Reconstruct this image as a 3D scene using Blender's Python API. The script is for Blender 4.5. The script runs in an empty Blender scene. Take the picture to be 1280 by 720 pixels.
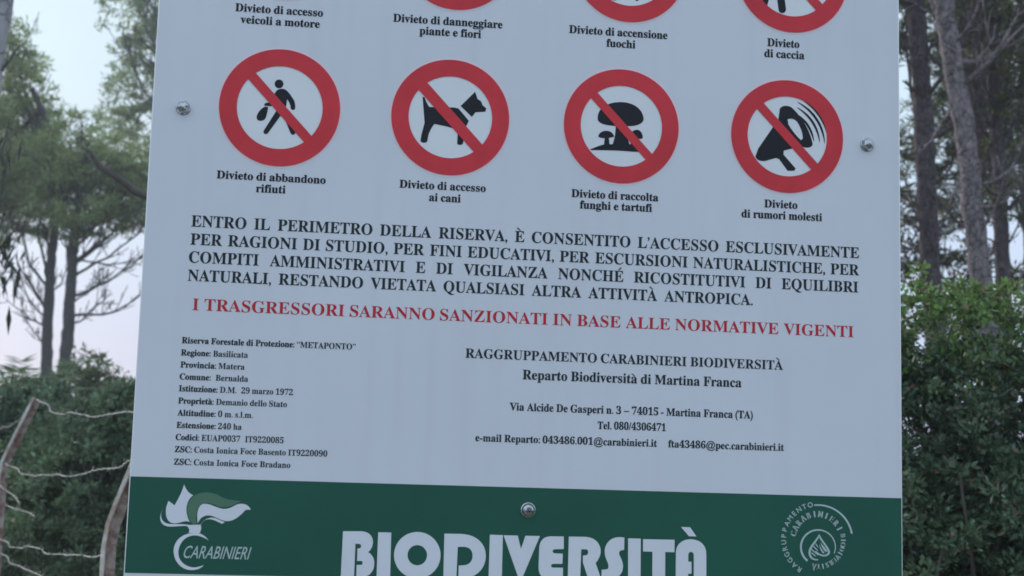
import bpy, bmesh, math, random
import numpy as np
from mathutils import Vector, Matrix, noise as mnoise
random.seed(7); rng = np.random.default_rng(11)
S = bpy.context.scene
C = S.collection
R = math.radians

# ------------------------------------------------------------------ camera
EYE = np.array([0.2421, -1.9398, 1.6])
YAW, PITCH, ROLL, FPX = 0.118368, 0.134602, 0.027988, 1888.3
cy_, sy_, cp_, sp_ = math.cos(YAW), math.sin(YAW), math.cos(PITCH), math.sin(PITCH)
FWD = np.array([sy_*cp_, cy_*cp_, sp_]); r0 = np.array([cy_, -sy_, 0.0]); u0 = np.cross(r0, FWD)
RIGHT = math.cos(ROLL)*r0 + math.sin(ROLL)*u0; UP = -math.sin(ROLL)*r0 + math.cos(ROLL)*u0
cam = bpy.data.cameras.new('camera'); co = bpy.data.objects.new('camera', cam); C.objects.link(co)
M = Matrix.Identity(4)
for i in range(3):
    M[i][0], M[i][1], M[i][2], M[i][3] = RIGHT[i], UP[i], -FWD[i], EYE[i]
co.matrix_world = M
cam.sensor_width = 36; cam.lens = FPX/1280*36; cam.clip_start = 0.05; cam.clip_end = 500
cam.dof.use_dof = True; cam.dof.focus_distance = 1.95; cam.dof.aperture_fstop = 12
S.camera = co
def at(px, py, d):                         # a point d metres in front of the camera
    return EYE + d*(FWD + RIGHT*(px-640)/FPX - UP*(py-360)/FPX)

# ------------------------------------------------------------------ sky, sun, exposure
W = bpy.data.worlds.new('World'); S.world = W; W.use_nodes = True
n = W.node_tree; n.nodes.clear()
def N(t, nt, **k):
    x = nt.nodes.new(t)
    for a, b in k.items(): setattr(x, a, b)
    return x
out = N('ShaderNodeOutputWorld', n); bg = N('ShaderNodeBackground', n); bg.inputs[1].default_value = 0.1
sky = N('ShaderNodeTexSky', n, sky_type='NISHITA', sun_disc=False, sun_elevation=R(9), sun_rotation=R(-35), altitude=10, air_density=1.0, dust_density=2.0)
tc = N('ShaderNodeTexCoord', n); sep = N('ShaderNodeSeparateXYZ', n); n.links.new(tc.outputs['Generated'], sep.inputs[0])
ramp = N('ShaderNodeValToRGB', n); ramp.color_ramp.interpolation = 'EASE'
e = ramp.color_ramp.elements
e[0].position = 0.0; e[0].color = (.44, .51, .74, 1)
e[1].position = 1.0; e[1].color = (.80, .90, 1.02, 1)
for p, c in ((.07, (.54, .61, .84, 1)), (.15, (.62, .74, .95, 1)), (.28, (.68, .86, 1.0, 1)), (.5, (.68, .86, 1.08, 1))):
    q = e.new(p); q.color = c
n.links.new(sep.outputs['Z'], ramp.inputs[0])
# thin high cloud, brighter in front (north), bluer dusk sky behind the viewer
mp = N('ShaderNodeMapRange', n); mp.inputs[1].default_value = -1; mp.inputs[2].default_value = .7
mp.inputs[3].default_value = 11.6; mp.inputs[4].default_value = 8.8
n.links.new(sep.outputs['Y'], mp.inputs[0])
nz = N('ShaderNodeTexNoise', n); nz.inputs['Scale'].default_value = 3.0; nz.inputs['Detail'].default_value = 5
n.links.new(tc.outputs['Generated'], nz.inputs['Vector'])
mr = N('ShaderNodeMapRange', n); mr.inputs[1].default_value = .3; mr.inputs[2].default_value = .75; mr.inputs[3].default_value = .93; mr.inputs[4].default_value = 1.1
n.links.new(nz.outputs[0], mr.inputs[0])
mu = N('ShaderNodeMath', n, operation='MULTIPLY'); n.links.new(mp.outputs[0], mu.inputs[0]); n.links.new(mr.outputs[0], mu.inputs[1])
vm = N('ShaderNodeVectorMath', n, operation='SCALE'); n.links.new(ramp.outputs[0], vm.inputs[0]); n.links.new(mu.outputs[0], vm.inputs['Scale'])
mx = N('ShaderNodeMix', n, data_type='RGBA'); mx.inputs[0].default_value = .86
n.links.new(sky.outputs[0], mx.inputs[6]); n.links.new(vm.outputs[0], mx.inputs[7])
n.links.new(mx.outputs[2], bg.inputs[0]); n.links.new(bg.outputs[0], out.inputs[0])
sl = bpy.data.lights.new('sun', 'SUN'); sl.energy = 2.2; sl.angle = R(24); sl.color = (1, .95, .88)
so = bpy.data.objects.new('sun', sl); C.objects.link(so)
sd = Vector((-math.sin(R(35))*math.cos(R(24)), math.cos(R(35))*math.cos(R(24)), math.sin(R(24))))
so.rotation_euler = sd.to_track_quat('Z', 'Y').to_euler(); so.location = (0, 0, 12)
vs = S.view_settings; vs.view_transform = 'Standard'; vs.look = 'None'; vs.exposure = 0.35; vs.gamma = 1; vs.use_curve_mapping = False
S.render.film_transparent = False
S.cycles.filter_width = 1.7; S.cycles.use_denoising = True
S.cycles.max_bounces = 6; S.cycles.transmission_bounces = 4

# ------------------------------------------------------------------ what is printed on the board (mm from its lower left datum)
TEXTS = [('notice', 'ENTRO IL PERIMETRO DELLA RISERVA, È CONSENTITO L’ACCESSO ESCLUSIVAMENTE', 57.8, 941.8, 325.6, 14.46, 'just', 0.006), ('notice', 'PER RAGIONI DI STUDIO, PER FINI EDUCATIVI, PER ESCURSIONI NATURALISTICHE, PER', 58.1, 941.7, 302.2, 14.41, 'just', 0.006), ('notice', 'COMPITI AMMINISTRATIVI E DI VIGILANZA NONCHÉ RICOSTITUTIVI DI EQUILIBRI', 57.4, 940.5, 279.0, 14.37, 'just', 0.006), ('notice', 'NATURALI, RESTANDO VIETATA QUALSIASI ALTRA ATTIVITÀ ANTROPICA.', 57.3, 795.2, 255.6, 14.27, 'fit', 0.006), ('warning', 'I TRASGRESSORI SARANNO SANZIONATI IN BASE ALLE NORMATIVE VIGENTI', 65.1, 934.1, 218.2, 14.88, 'fit', 0.0), ('details', 'Riserva Forestale di Protezione:| “METAPONTO”', 54.5, 273.1, 175.8, 7.56, 'fit', 0.0), ('details', 'Regione:| Basilicata', 54.3, 137.6, 160.2, 7.51, 'fit', 0.0), ('details', 'Provincia:| Matera', 54.5, 134.2, 144.9, 7.49, 'fit', 0.0), ('details', 'Comune:|  Bernalda', 54.4, 139.4, 129.8, 7.48, 'fit', 0.0), ('details', 'Istituzione:| D.M.  29 marzo 1972', 54.3, 196.3, 114.9, 7.48, 'fit', 0.0), ('details', 'Proprietà:| Demanio dello Stato', 54.3, 189.5, 99.5, 7.46, 'fit', 0.0), ('details', 'Altitudine:| 0 m. s.l.m.', 54.2, 147.6, 84.3, 7.44, 'fit', 0.0), ('details', 'Estensione:| 240 ha', 53.9, 134.4, 69.0, 7.42, 'fit', 0.0), ('details', 'Codici:| EUAP0037  IT9220085', 53.7, 187.5, 53.8, 7.41, 'fit', 0.0), ('details', 'ZSC:| Costa Ionica Foce Basento IT9220090', 53.4, 243.0, 38.7, 7.41, 'fit', 0.0), ('details', 'ZSC:| Costa Ionica Foce Bradano', 53.2, 197.4, 23.1, 7.38, 'fit', 0.0), ('contact', 'RAGGRUPPAMENTO CARABINIERI BIODIVERSITÀ', 414.6, 836.9, 171.1, 11.97, 'fit', 0.006), ('contact', 'Reparto Biodiversità di Martina Franca', 489.9, 780.6, 146.0, 12.14, 'fit', 0.012), ('address', 'Via Alcide De Gasperi n. 3 – 74015 - Martina Franca (TA)', 474.1, 796.2, 105.3, 9.78, 'fit', 0.014), ('address', 'Tel. 080/4306471', 589.7, 679.8, 85.1, 9.55, 'fit', 0.014), ('address', 'e-mail Reparto: 043486.001@carabinieri.it    fta43486@pec.carabinieri.it', 430.9, 838.4, 64.3, 9.21, 'fit', 0.014), ('veh', 'Divieto di accesso', 98.6, 212.1, 613.2, 10.4, 'fit', 0.02), ('veh', 'veicoli a motore', 106.1, 208.5, 597.7, 10.38, 'fit', 0.02), ('plant', 'Divieto di danneggiare', 304.6, 449.9, 612.8, 10.53, 'fit', 0.02), ('plant', 'piante e fiori', 340.0, 421.6, 597.7, 10.51, 'fit', 0.02), ('fire', 'Divieto di accensione', 540.2, 674.4, 612.7, 10.67, 'fit', 0.02), ('fire', 'fuochi', 591.3, 630.5, 597.0, 10.65, 'fit', 0.02), ('hunt', 'Divieto', 813.4, 858.1, 612.1, 10.81, 'fit', 0.02), ('hunt', 'di caccia', 809.4, 865.2, 596.7, 10.79, 'fit', 0.02), ('waste', 'Divieto di abbandono', 86.5, 225.4, 389.9, 10.09, 'fit', 0.02), ('waste', 'rifiuti', 137.2, 174.6, 374.5, 10.07, 'fit', 0.02), ('dog', 'Divieto di accesso', 321.3, 434.2, 390.0, 10.23, 'fit', 0.02), ('dog', 'ai cani', 360.5, 401.6, 374.3, 10.21, 'fit', 0.02), ('mush', 'Divieto di raccolta', 548.4, 665.1, 389.3, 10.36, 'fit', 0.02), ('mush', 'funghi e tartufi', 560.0, 656.8, 374.6, 10.34, 'fit', 0.02), ('noise', 'Divieto', 810.4, 855.9, 388.7, 10.5, 'fit', 0.02), ('noise', 'di rumori molesti', 779.1, 890.2, 373.6, 10.48, 'fit', 0.02)]
PICTO = {'waste': [[[(165.5, 519.2), (165.3, 517.4), (164.5, 515.6), (163.3, 514.3), (161.8, 513.3), (160.0, 512.9), (158.3, 513.1), (156.6, 513.8), (155.3, 515.1), (154.4, 516.7), (154.0, 518.5), (154.2, 520.4), (155.0, 522.1), (156.2, 523.5), (157.7, 524.4), (159.5, 524.8), (161.3, 524.6), (162.9, 523.9), (164.2, 522.6), (165.1, 521.0)]], [[(156.2, 508.8), (157.3, 510.0), (158.5, 511.1), (160.0, 511.8), (161.6, 512.4), (163.3, 512.7), (165.1, 512.7), (166.9, 512.4), (168.8, 511.5), (170.6, 510.2), (172.4, 508.4), (174.3, 506.3), (176.1, 503.9), (178.0, 501.2), (179.9, 498.4), (180.8, 496.4), (181.3, 494.6), (181.7, 492.9), (181.9, 491.3), (182.0, 489.8), (182.0, 488.3), (181.9, 486.9), (181.3, 486.1), (180.5, 485.5), (179.6, 485.3), (178.6, 485.3), (177.7, 485.6), (176.8, 486.2), (176.2, 487.1), (176.0, 488.8), (175.8, 490.5), (175.3, 492.0), (174.6, 493.6), (173.7, 495.3), (172.5, 497.1), (171.0, 499.0), (170.3, 489.5), (167.3, 480.4), (159.8, 482.3), (157.3, 493.1), (150.9, 488.3), (142.3, 488.7), (142.2, 489.8), (142.3, 490.7), (142.7, 491.6), (143.4, 492.2), (144.4, 492.7), (145.7, 493.0), (147.3, 493.1), (149.8, 494.2), (153.6, 503.3)]], [[(143.5, 487.9), (147.6, 486.9), (147.2, 485.1), (146.9, 483.1), (146.6, 481.1), (146.2, 479.0), (145.9, 476.9), (145.4, 474.7), (144.8, 472.6), (143.8, 470.9), (142.5, 469.7), (141.1, 468.9), (139.5, 468.4), (137.9, 468.3), (136.3, 468.5), (134.8, 469.0), (133.7, 470.5), (133.2, 472.2), (133.1, 473.9), (133.5, 475.7), (134.2, 477.6), (135.2, 479.6), (136.4, 481.5), (137.4, 482.8), (138.4, 483.9), (139.4, 484.9), (140.5, 485.8), (141.5, 486.6), (142.5, 487.3), (143.5, 487.9)]], [[(160.6, 487.8), (161.7, 489.1), (163.2, 489.8), (164.9, 489.9), (166.4, 489.4), (167.7, 488.2), (168.4, 486.6), (168.5, 484.9), (167.9, 483.3), (148.7, 452.7), (147.9, 451.7), (146.8, 451.2), (145.6, 451.1), (144.4, 451.5), (143.5, 452.4), (143.0, 453.5), (142.9, 454.8), (143.3, 456.0)]], [[(165.6, 480.4), (165.3, 481.8), (165.5, 483.3), (166.3, 484.6), (167.4, 485.5), (168.9, 485.8), (170.3, 485.6), (171.5, 484.8), (172.4, 483.6), (183.4, 456.7), (183.7, 455.5), (183.5, 454.3), (182.8, 453.2), (181.8, 452.4), (180.6, 452.2), (179.4, 452.4), (178.4, 453.0), (177.7, 454.1)]]], 'dog': [[[(347.0, 513.0), (349.7, 512.5), (350.5, 510.5), (351.4, 508.4), (352.3, 506.4), (353.2, 504.5), (354.2, 502.7), (355.4, 501.1), (356.7, 499.7), (389.4, 501.0), (395.0, 499.9), (409.1, 484.2), (407.3, 479.7), (403.9, 472.7), (403.5, 469.7), (403.2, 466.6), (403.0, 463.6), (402.9, 460.6), (402.8, 457.9), (402.7, 455.4), (402.5, 453.5), (401.8, 452.3), (400.8, 451.5), (399.5, 451.0), (398.2, 450.9), (396.8, 451.0), (395.6, 451.5), (394.6, 452.3), (394.8, 465.5), (390.3, 472.0), (388.2, 472.8), (386.0, 473.4), (383.9, 473.9), (381.8, 474.3), (379.6, 474.7), (377.5, 475.1), (375.4, 475.5), (363.8, 477.2), (362.4, 475.1), (361.1, 473.0), (359.9, 470.7), (358.8, 468.3), (357.8, 465.9), (357.0, 463.4), (356.4, 460.9), (355.4, 453.5), (354.5, 452.4), (353.3, 451.6), (351.9, 451.2), (350.4, 451.1), (348.9, 451.4), (347.6, 452.1), (346.5, 453.0), (346.5, 454.7), (346.6, 456.3), (346.8, 457.8), (347.0, 459.2), (347.2, 460.5), (347.3, 461.7), (347.5, 462.8), (350.9, 478.1), (349.0, 494.9)]], [[(397.6, 503.5), (416.2, 523.9), (419.8, 514.3), (424.5, 511.5), (426.7, 506.2), (431.8, 502.4), (430.6, 497.6), (417.7, 496.2), (412.9, 489.5)]]], 'mush': [[[(581.2, 500.0), (582.0, 504.4), (583.9, 508.6), (587.1, 512.4), (591.4, 515.9), (597.0, 518.6), (603.9, 520.6), (612.0, 521.7), (619.6, 521.5), (626.3, 520.1), (632.0, 517.7), (636.7, 514.3), (640.3, 510.2), (642.6, 505.4), (643.7, 500.2), (642.9, 497.4), (641.3, 495.0), (638.7, 493.0), (635.2, 491.4), (630.8, 490.1), (625.5, 489.3), (619.4, 488.8), (612.1, 488.5), (605.1, 488.3), (598.6, 488.5), (592.7, 489.1), (587.7, 490.3), (583.8, 492.2), (581.3, 494.9)]], [[(605.8, 489.4), (620.7, 490.3), (620.9, 485.3), (621.2, 480.7), (621.7, 476.4), (622.5, 472.5), (623.4, 468.9), (624.6, 465.6), (625.9, 462.6), (601.2, 461.2), (602.5, 464.6), (603.6, 468.4), (604.4, 472.3), (605.1, 476.4), (605.5, 480.7), (605.8, 485.0), (605.8, 489.4)]], [[(582.4, 472.7), (583.0, 475.0), (584.1, 477.0), (585.6, 478.5), (587.5, 479.7), (589.6, 480.6), (591.9, 481.1), (594.1, 481.2), (596.4, 481.0), (598.4, 480.4), (600.2, 479.4), (601.6, 478.2), (602.7, 476.8), (603.6, 475.2), (604.0, 473.6), (602.1, 473.0), (600.4, 472.5), (599.0, 472.1), (597.8, 471.8), (597.1, 471.4), (596.8, 471.0), (597.0, 470.5), (598.2, 461.7), (590.4, 461.3), (591.2, 470.8), (589.7, 470.8), (588.2, 470.9), (586.8, 471.0), (585.6, 471.3), (584.4, 471.6), (583.3, 472.1), (582.4, 472.7)]], [[(625.1, 474.1), (625.5, 476.9), (626.5, 479.3), (627.8, 481.4), (629.4, 483.0), (631.3, 484.2), (633.5, 484.9), (635.7, 485.0), (637.7, 484.3), (639.3, 483.2), (640.6, 481.8), (641.6, 480.1), (642.3, 478.2), (642.7, 476.1), (642.7, 473.8), (641.4, 473.0), (639.9, 472.7), (638.2, 472.6), (636.3, 472.8), (634.4, 472.9), (632.4, 473.1), (630.5, 473.1), (631.4, 463.6), (626.6, 463.3), (626.4, 472.8)]], [[(572.0, 454.8), (575.1, 456.2), (578.1, 457.6), (581.1, 458.9), (584.1, 460.2), (587.0, 461.3), (589.9, 462.1), (592.7, 462.8), (630.0, 464.8), (632.9, 464.0), (635.8, 463.1), (638.7, 462.1), (641.6, 460.9), (644.4, 459.7), (647.1, 458.4), (649.8, 457.1), (649.2, 455.3), (630.1, 454.6), (621.4, 454.9), (612.8, 455.0), (604.3, 454.9), (595.9, 454.7), (587.9, 454.4), (580.1, 454.1), (572.7, 453.8)]]], 'noise': [[[(831.1, 525.8), (833.1, 527.8), (835.6, 529.2), (838.4, 529.9), (841.3, 530.0), (844.2, 529.5), (846.9, 528.5), (849.1, 526.9), (854.4, 521.7), (859.3, 516.0), (863.9, 509.9), (868.1, 503.2), (871.8, 495.8), (874.8, 487.8), (877.2, 479.1), (876.5, 477.0), (875.2, 475.5), (873.4, 474.4), (871.1, 473.7), (868.6, 473.5), (865.9, 473.7), (863.2, 474.3), (849.3, 471.4), (836.9, 467.6), (836.3, 462.4), (853.4, 444.0), (851.8, 440.8), (842.3, 440.0), (830.2, 455.6), (826.1, 456.9), (810.8, 451.8), (808.1, 451.6), (805.5, 451.7), (803.2, 452.1), (801.0, 452.9), (799.3, 454.1), (798.1, 455.7), (797.5, 457.8), (801.4, 468.7), (818.2, 494.2), (829.0, 510.2)], [(842.0, 511.3), (844.0, 512.0), (846.0, 512.4), (848.1, 512.3), (850.0, 511.9), (851.9, 511.1), (853.7, 509.9), (855.4, 508.4), (857.3, 505.5), (859.0, 502.4), (860.4, 499.2), (861.6, 496.0), (862.5, 492.6), (863.0, 489.3), (863.2, 486.0), (861.0, 483.4), (858.3, 485.6), (855.5, 488.2), (852.8, 491.2), (850.1, 494.4), (847.5, 497.8), (845.1, 501.2), (843.0, 504.6)]], [[(856.3, 518.5), (858.5, 517.5), (860.6, 516.2), (862.6, 514.8), (864.5, 513.2), (866.3, 511.6), (868.1, 509.8), (869.7, 507.9), (871.2, 506.0), (872.5, 503.9), (873.8, 501.8), (874.9, 499.6), (875.9, 497.3), (876.8, 495.0), (877.5, 492.6), (878.1, 490.2), (878.5, 487.8), (878.8, 485.3), (878.8, 482.8), (878.3, 482.7), (877.5, 485.0), (876.7, 487.3), (875.9, 489.5), (875.0, 491.7), (874.1, 493.9), (873.1, 496.0), (872.0, 498.0), (870.9, 500.1), (869.7, 502.1), (868.4, 504.0), (867.1, 505.9), (865.7, 507.8), (864.2, 509.6), (862.7, 511.4), (861.1, 513.1), (859.4, 514.7), (857.7, 516.4), (856.0, 518.1)]], [[(855.5, 528.6), (858.5, 527.4), (861.4, 525.8), (864.2, 524.1), (866.9, 522.2), (869.5, 520.1), (871.9, 517.9), (874.2, 515.5), (876.3, 513.0), (878.3, 510.3), (880.0, 507.5), (881.6, 504.6), (883.0, 501.6), (884.2, 498.5), (885.2, 495.3), (886.0, 492.1), (886.6, 488.9), (887.0, 485.6), (887.0, 482.2), (886.5, 482.1), (885.7, 485.3), (884.9, 488.4), (883.9, 491.4), (882.8, 494.4), (881.6, 497.4), (880.3, 500.2), (878.8, 503.0), (877.2, 505.7), (875.5, 508.4), (873.7, 510.9), (871.7, 513.4), (869.7, 515.8), (867.5, 518.0), (865.2, 520.2), (862.9, 522.3), (860.4, 524.3), (857.8, 526.2), (855.2, 528.1)]], [[(855.6, 536.2), (859.4, 534.9), (863.0, 533.2), (866.4, 531.2), (869.7, 529.0), (872.9, 526.6), (875.9, 523.9), (878.7, 521.1), (881.3, 518.0), (883.7, 514.8), (885.8, 511.5), (887.8, 508.0), (889.5, 504.4), (890.9, 500.6), (892.1, 496.8), (893.0, 492.9), (893.7, 488.9), (894.1, 484.9), (894.1, 480.9), (893.6, 480.8), (892.8, 484.7), (891.9, 488.5), (890.9, 492.2), (889.6, 495.9), (888.2, 499.5), (886.7, 503.0), (884.9, 506.4), (883.0, 509.7), (880.9, 512.9), (878.6, 515.9), (876.2, 518.9), (873.7, 521.7), (870.9, 524.4), (868.1, 527.0), (865.1, 529.4), (862.0, 531.6), (858.7, 533.7), (855.4, 535.8)]], [[(854.8, 543.4), (859.4, 542.0), (863.8, 540.0), (868.1, 537.7), (872.2, 535.1), (876.1, 532.2), (879.8, 529.1), (883.2, 525.6), (886.4, 521.9), (889.2, 518.0), (891.8, 513.9), (894.1, 509.6), (896.0, 505.1), (897.7, 500.5), (899.0, 495.8), (899.9, 491.0), (900.5, 486.2), (900.7, 481.3), (900.5, 476.4), (900.0, 476.3), (899.4, 481.1), (898.7, 485.8), (897.7, 490.5), (896.5, 495.0), (895.0, 499.5), (893.2, 503.8), (891.2, 508.1), (889.0, 512.1), (886.5, 516.1), (883.7, 519.8), (880.8, 523.4), (877.6, 526.8), (874.2, 530.0), (870.6, 533.0), (866.9, 535.8), (862.9, 538.4), (858.8, 540.8), (854.6, 543.0)]]], 'hunt': [[[(809.4, 693.8), (810.2, 695.6), (811.6, 697.0), (813.4, 697.8), (815.3, 697.8), (817.0, 697.1), (818.3, 695.8), (819.0, 694.0), (818.9, 692.1), (812.5, 667.7), (811.8, 666.1), (810.6, 664.9), (809.0, 664.3), (807.4, 664.2), (805.9, 664.8), (804.8, 666.0), (804.2, 667.5), (804.3, 669.2)]], [[(824.6, 692.9), (824.7, 695.0), (825.6, 697.0), (827.2, 698.5), (829.2, 699.3), (831.3, 699.3), (833.2, 698.5), (834.5, 697.1), (835.2, 695.1), (839.2, 665.8), (839.0, 663.8), (838.1, 661.9), (836.6, 660.4), (834.7, 659.6), (832.7, 659.6), (830.8, 660.4), (829.5, 661.8), (828.8, 663.7)]], [[(807.8, 691.1), (807.0, 713.8), (807.4, 717.7), (808.4, 721.0), (809.9, 723.8), (812.0, 725.9), (814.6, 727.5), (817.6, 728.5), (821.0, 729.0), (825.0, 729.0), (828.4, 728.2), (831.3, 726.7), (833.6, 724.6), (835.3, 721.8), (836.4, 718.4), (836.9, 714.4), (836.7, 693.1)]], [[(829.0, 738.2), (828.7, 735.8), (827.6, 733.7), (826.0, 731.9), (824.0, 730.7), (821.7, 730.2), (819.4, 730.4), (817.4, 731.3), (815.8, 732.8), (814.7, 734.8), (814.3, 737.1), (814.7, 739.4), (815.7, 741.6), (817.3, 743.3), (819.4, 744.5), (821.6, 745.1), (823.9, 744.9), (826.0, 744.0), (827.6, 742.4), (828.7, 740.4)]], [[(806.0, 709.9), (805.1, 709.8), (804.2, 710.1), (803.6, 710.8), (803.2, 711.6), (803.2, 712.6), (803.6, 713.5), (804.3, 714.2), (805.1, 714.6), (864.7, 729.2), (865.2, 729.3), (865.7, 729.1), (866.1, 728.7), (866.3, 728.2), (866.3, 727.7), (866.1, 727.1), (865.7, 726.7), (865.2, 726.5)]]], 'fire': [[[(595.7, 662.4), (601.8, 661.7), (622.2, 675.4), (630.7, 662.7), (632.2, 663.1), (633.2, 663.6), (633.9, 664.2), (634.1, 664.8), (633.9, 665.5), (633.4, 666.2), (632.7, 667.0), (624.9, 679.8), (613.9, 679.1)]], [[(602.9, 679.7), (601.5, 685.2), (601.9, 690.0), (603.4, 694.7), (605.5, 699.4), (607.6, 704.4), (609.0, 710.1), (609.1, 716.7), (613.7, 713.4), (617.2, 710.0), (619.7, 706.6), (621.6, 703.1), (623.2, 699.6), (624.8, 696.1), (626.7, 692.6), (629.4, 690.8), (631.0, 688.8), (631.6, 686.7), (631.4, 684.7), (630.6, 683.0), (629.3, 681.7), (627.6, 681.1)]]]}
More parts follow.
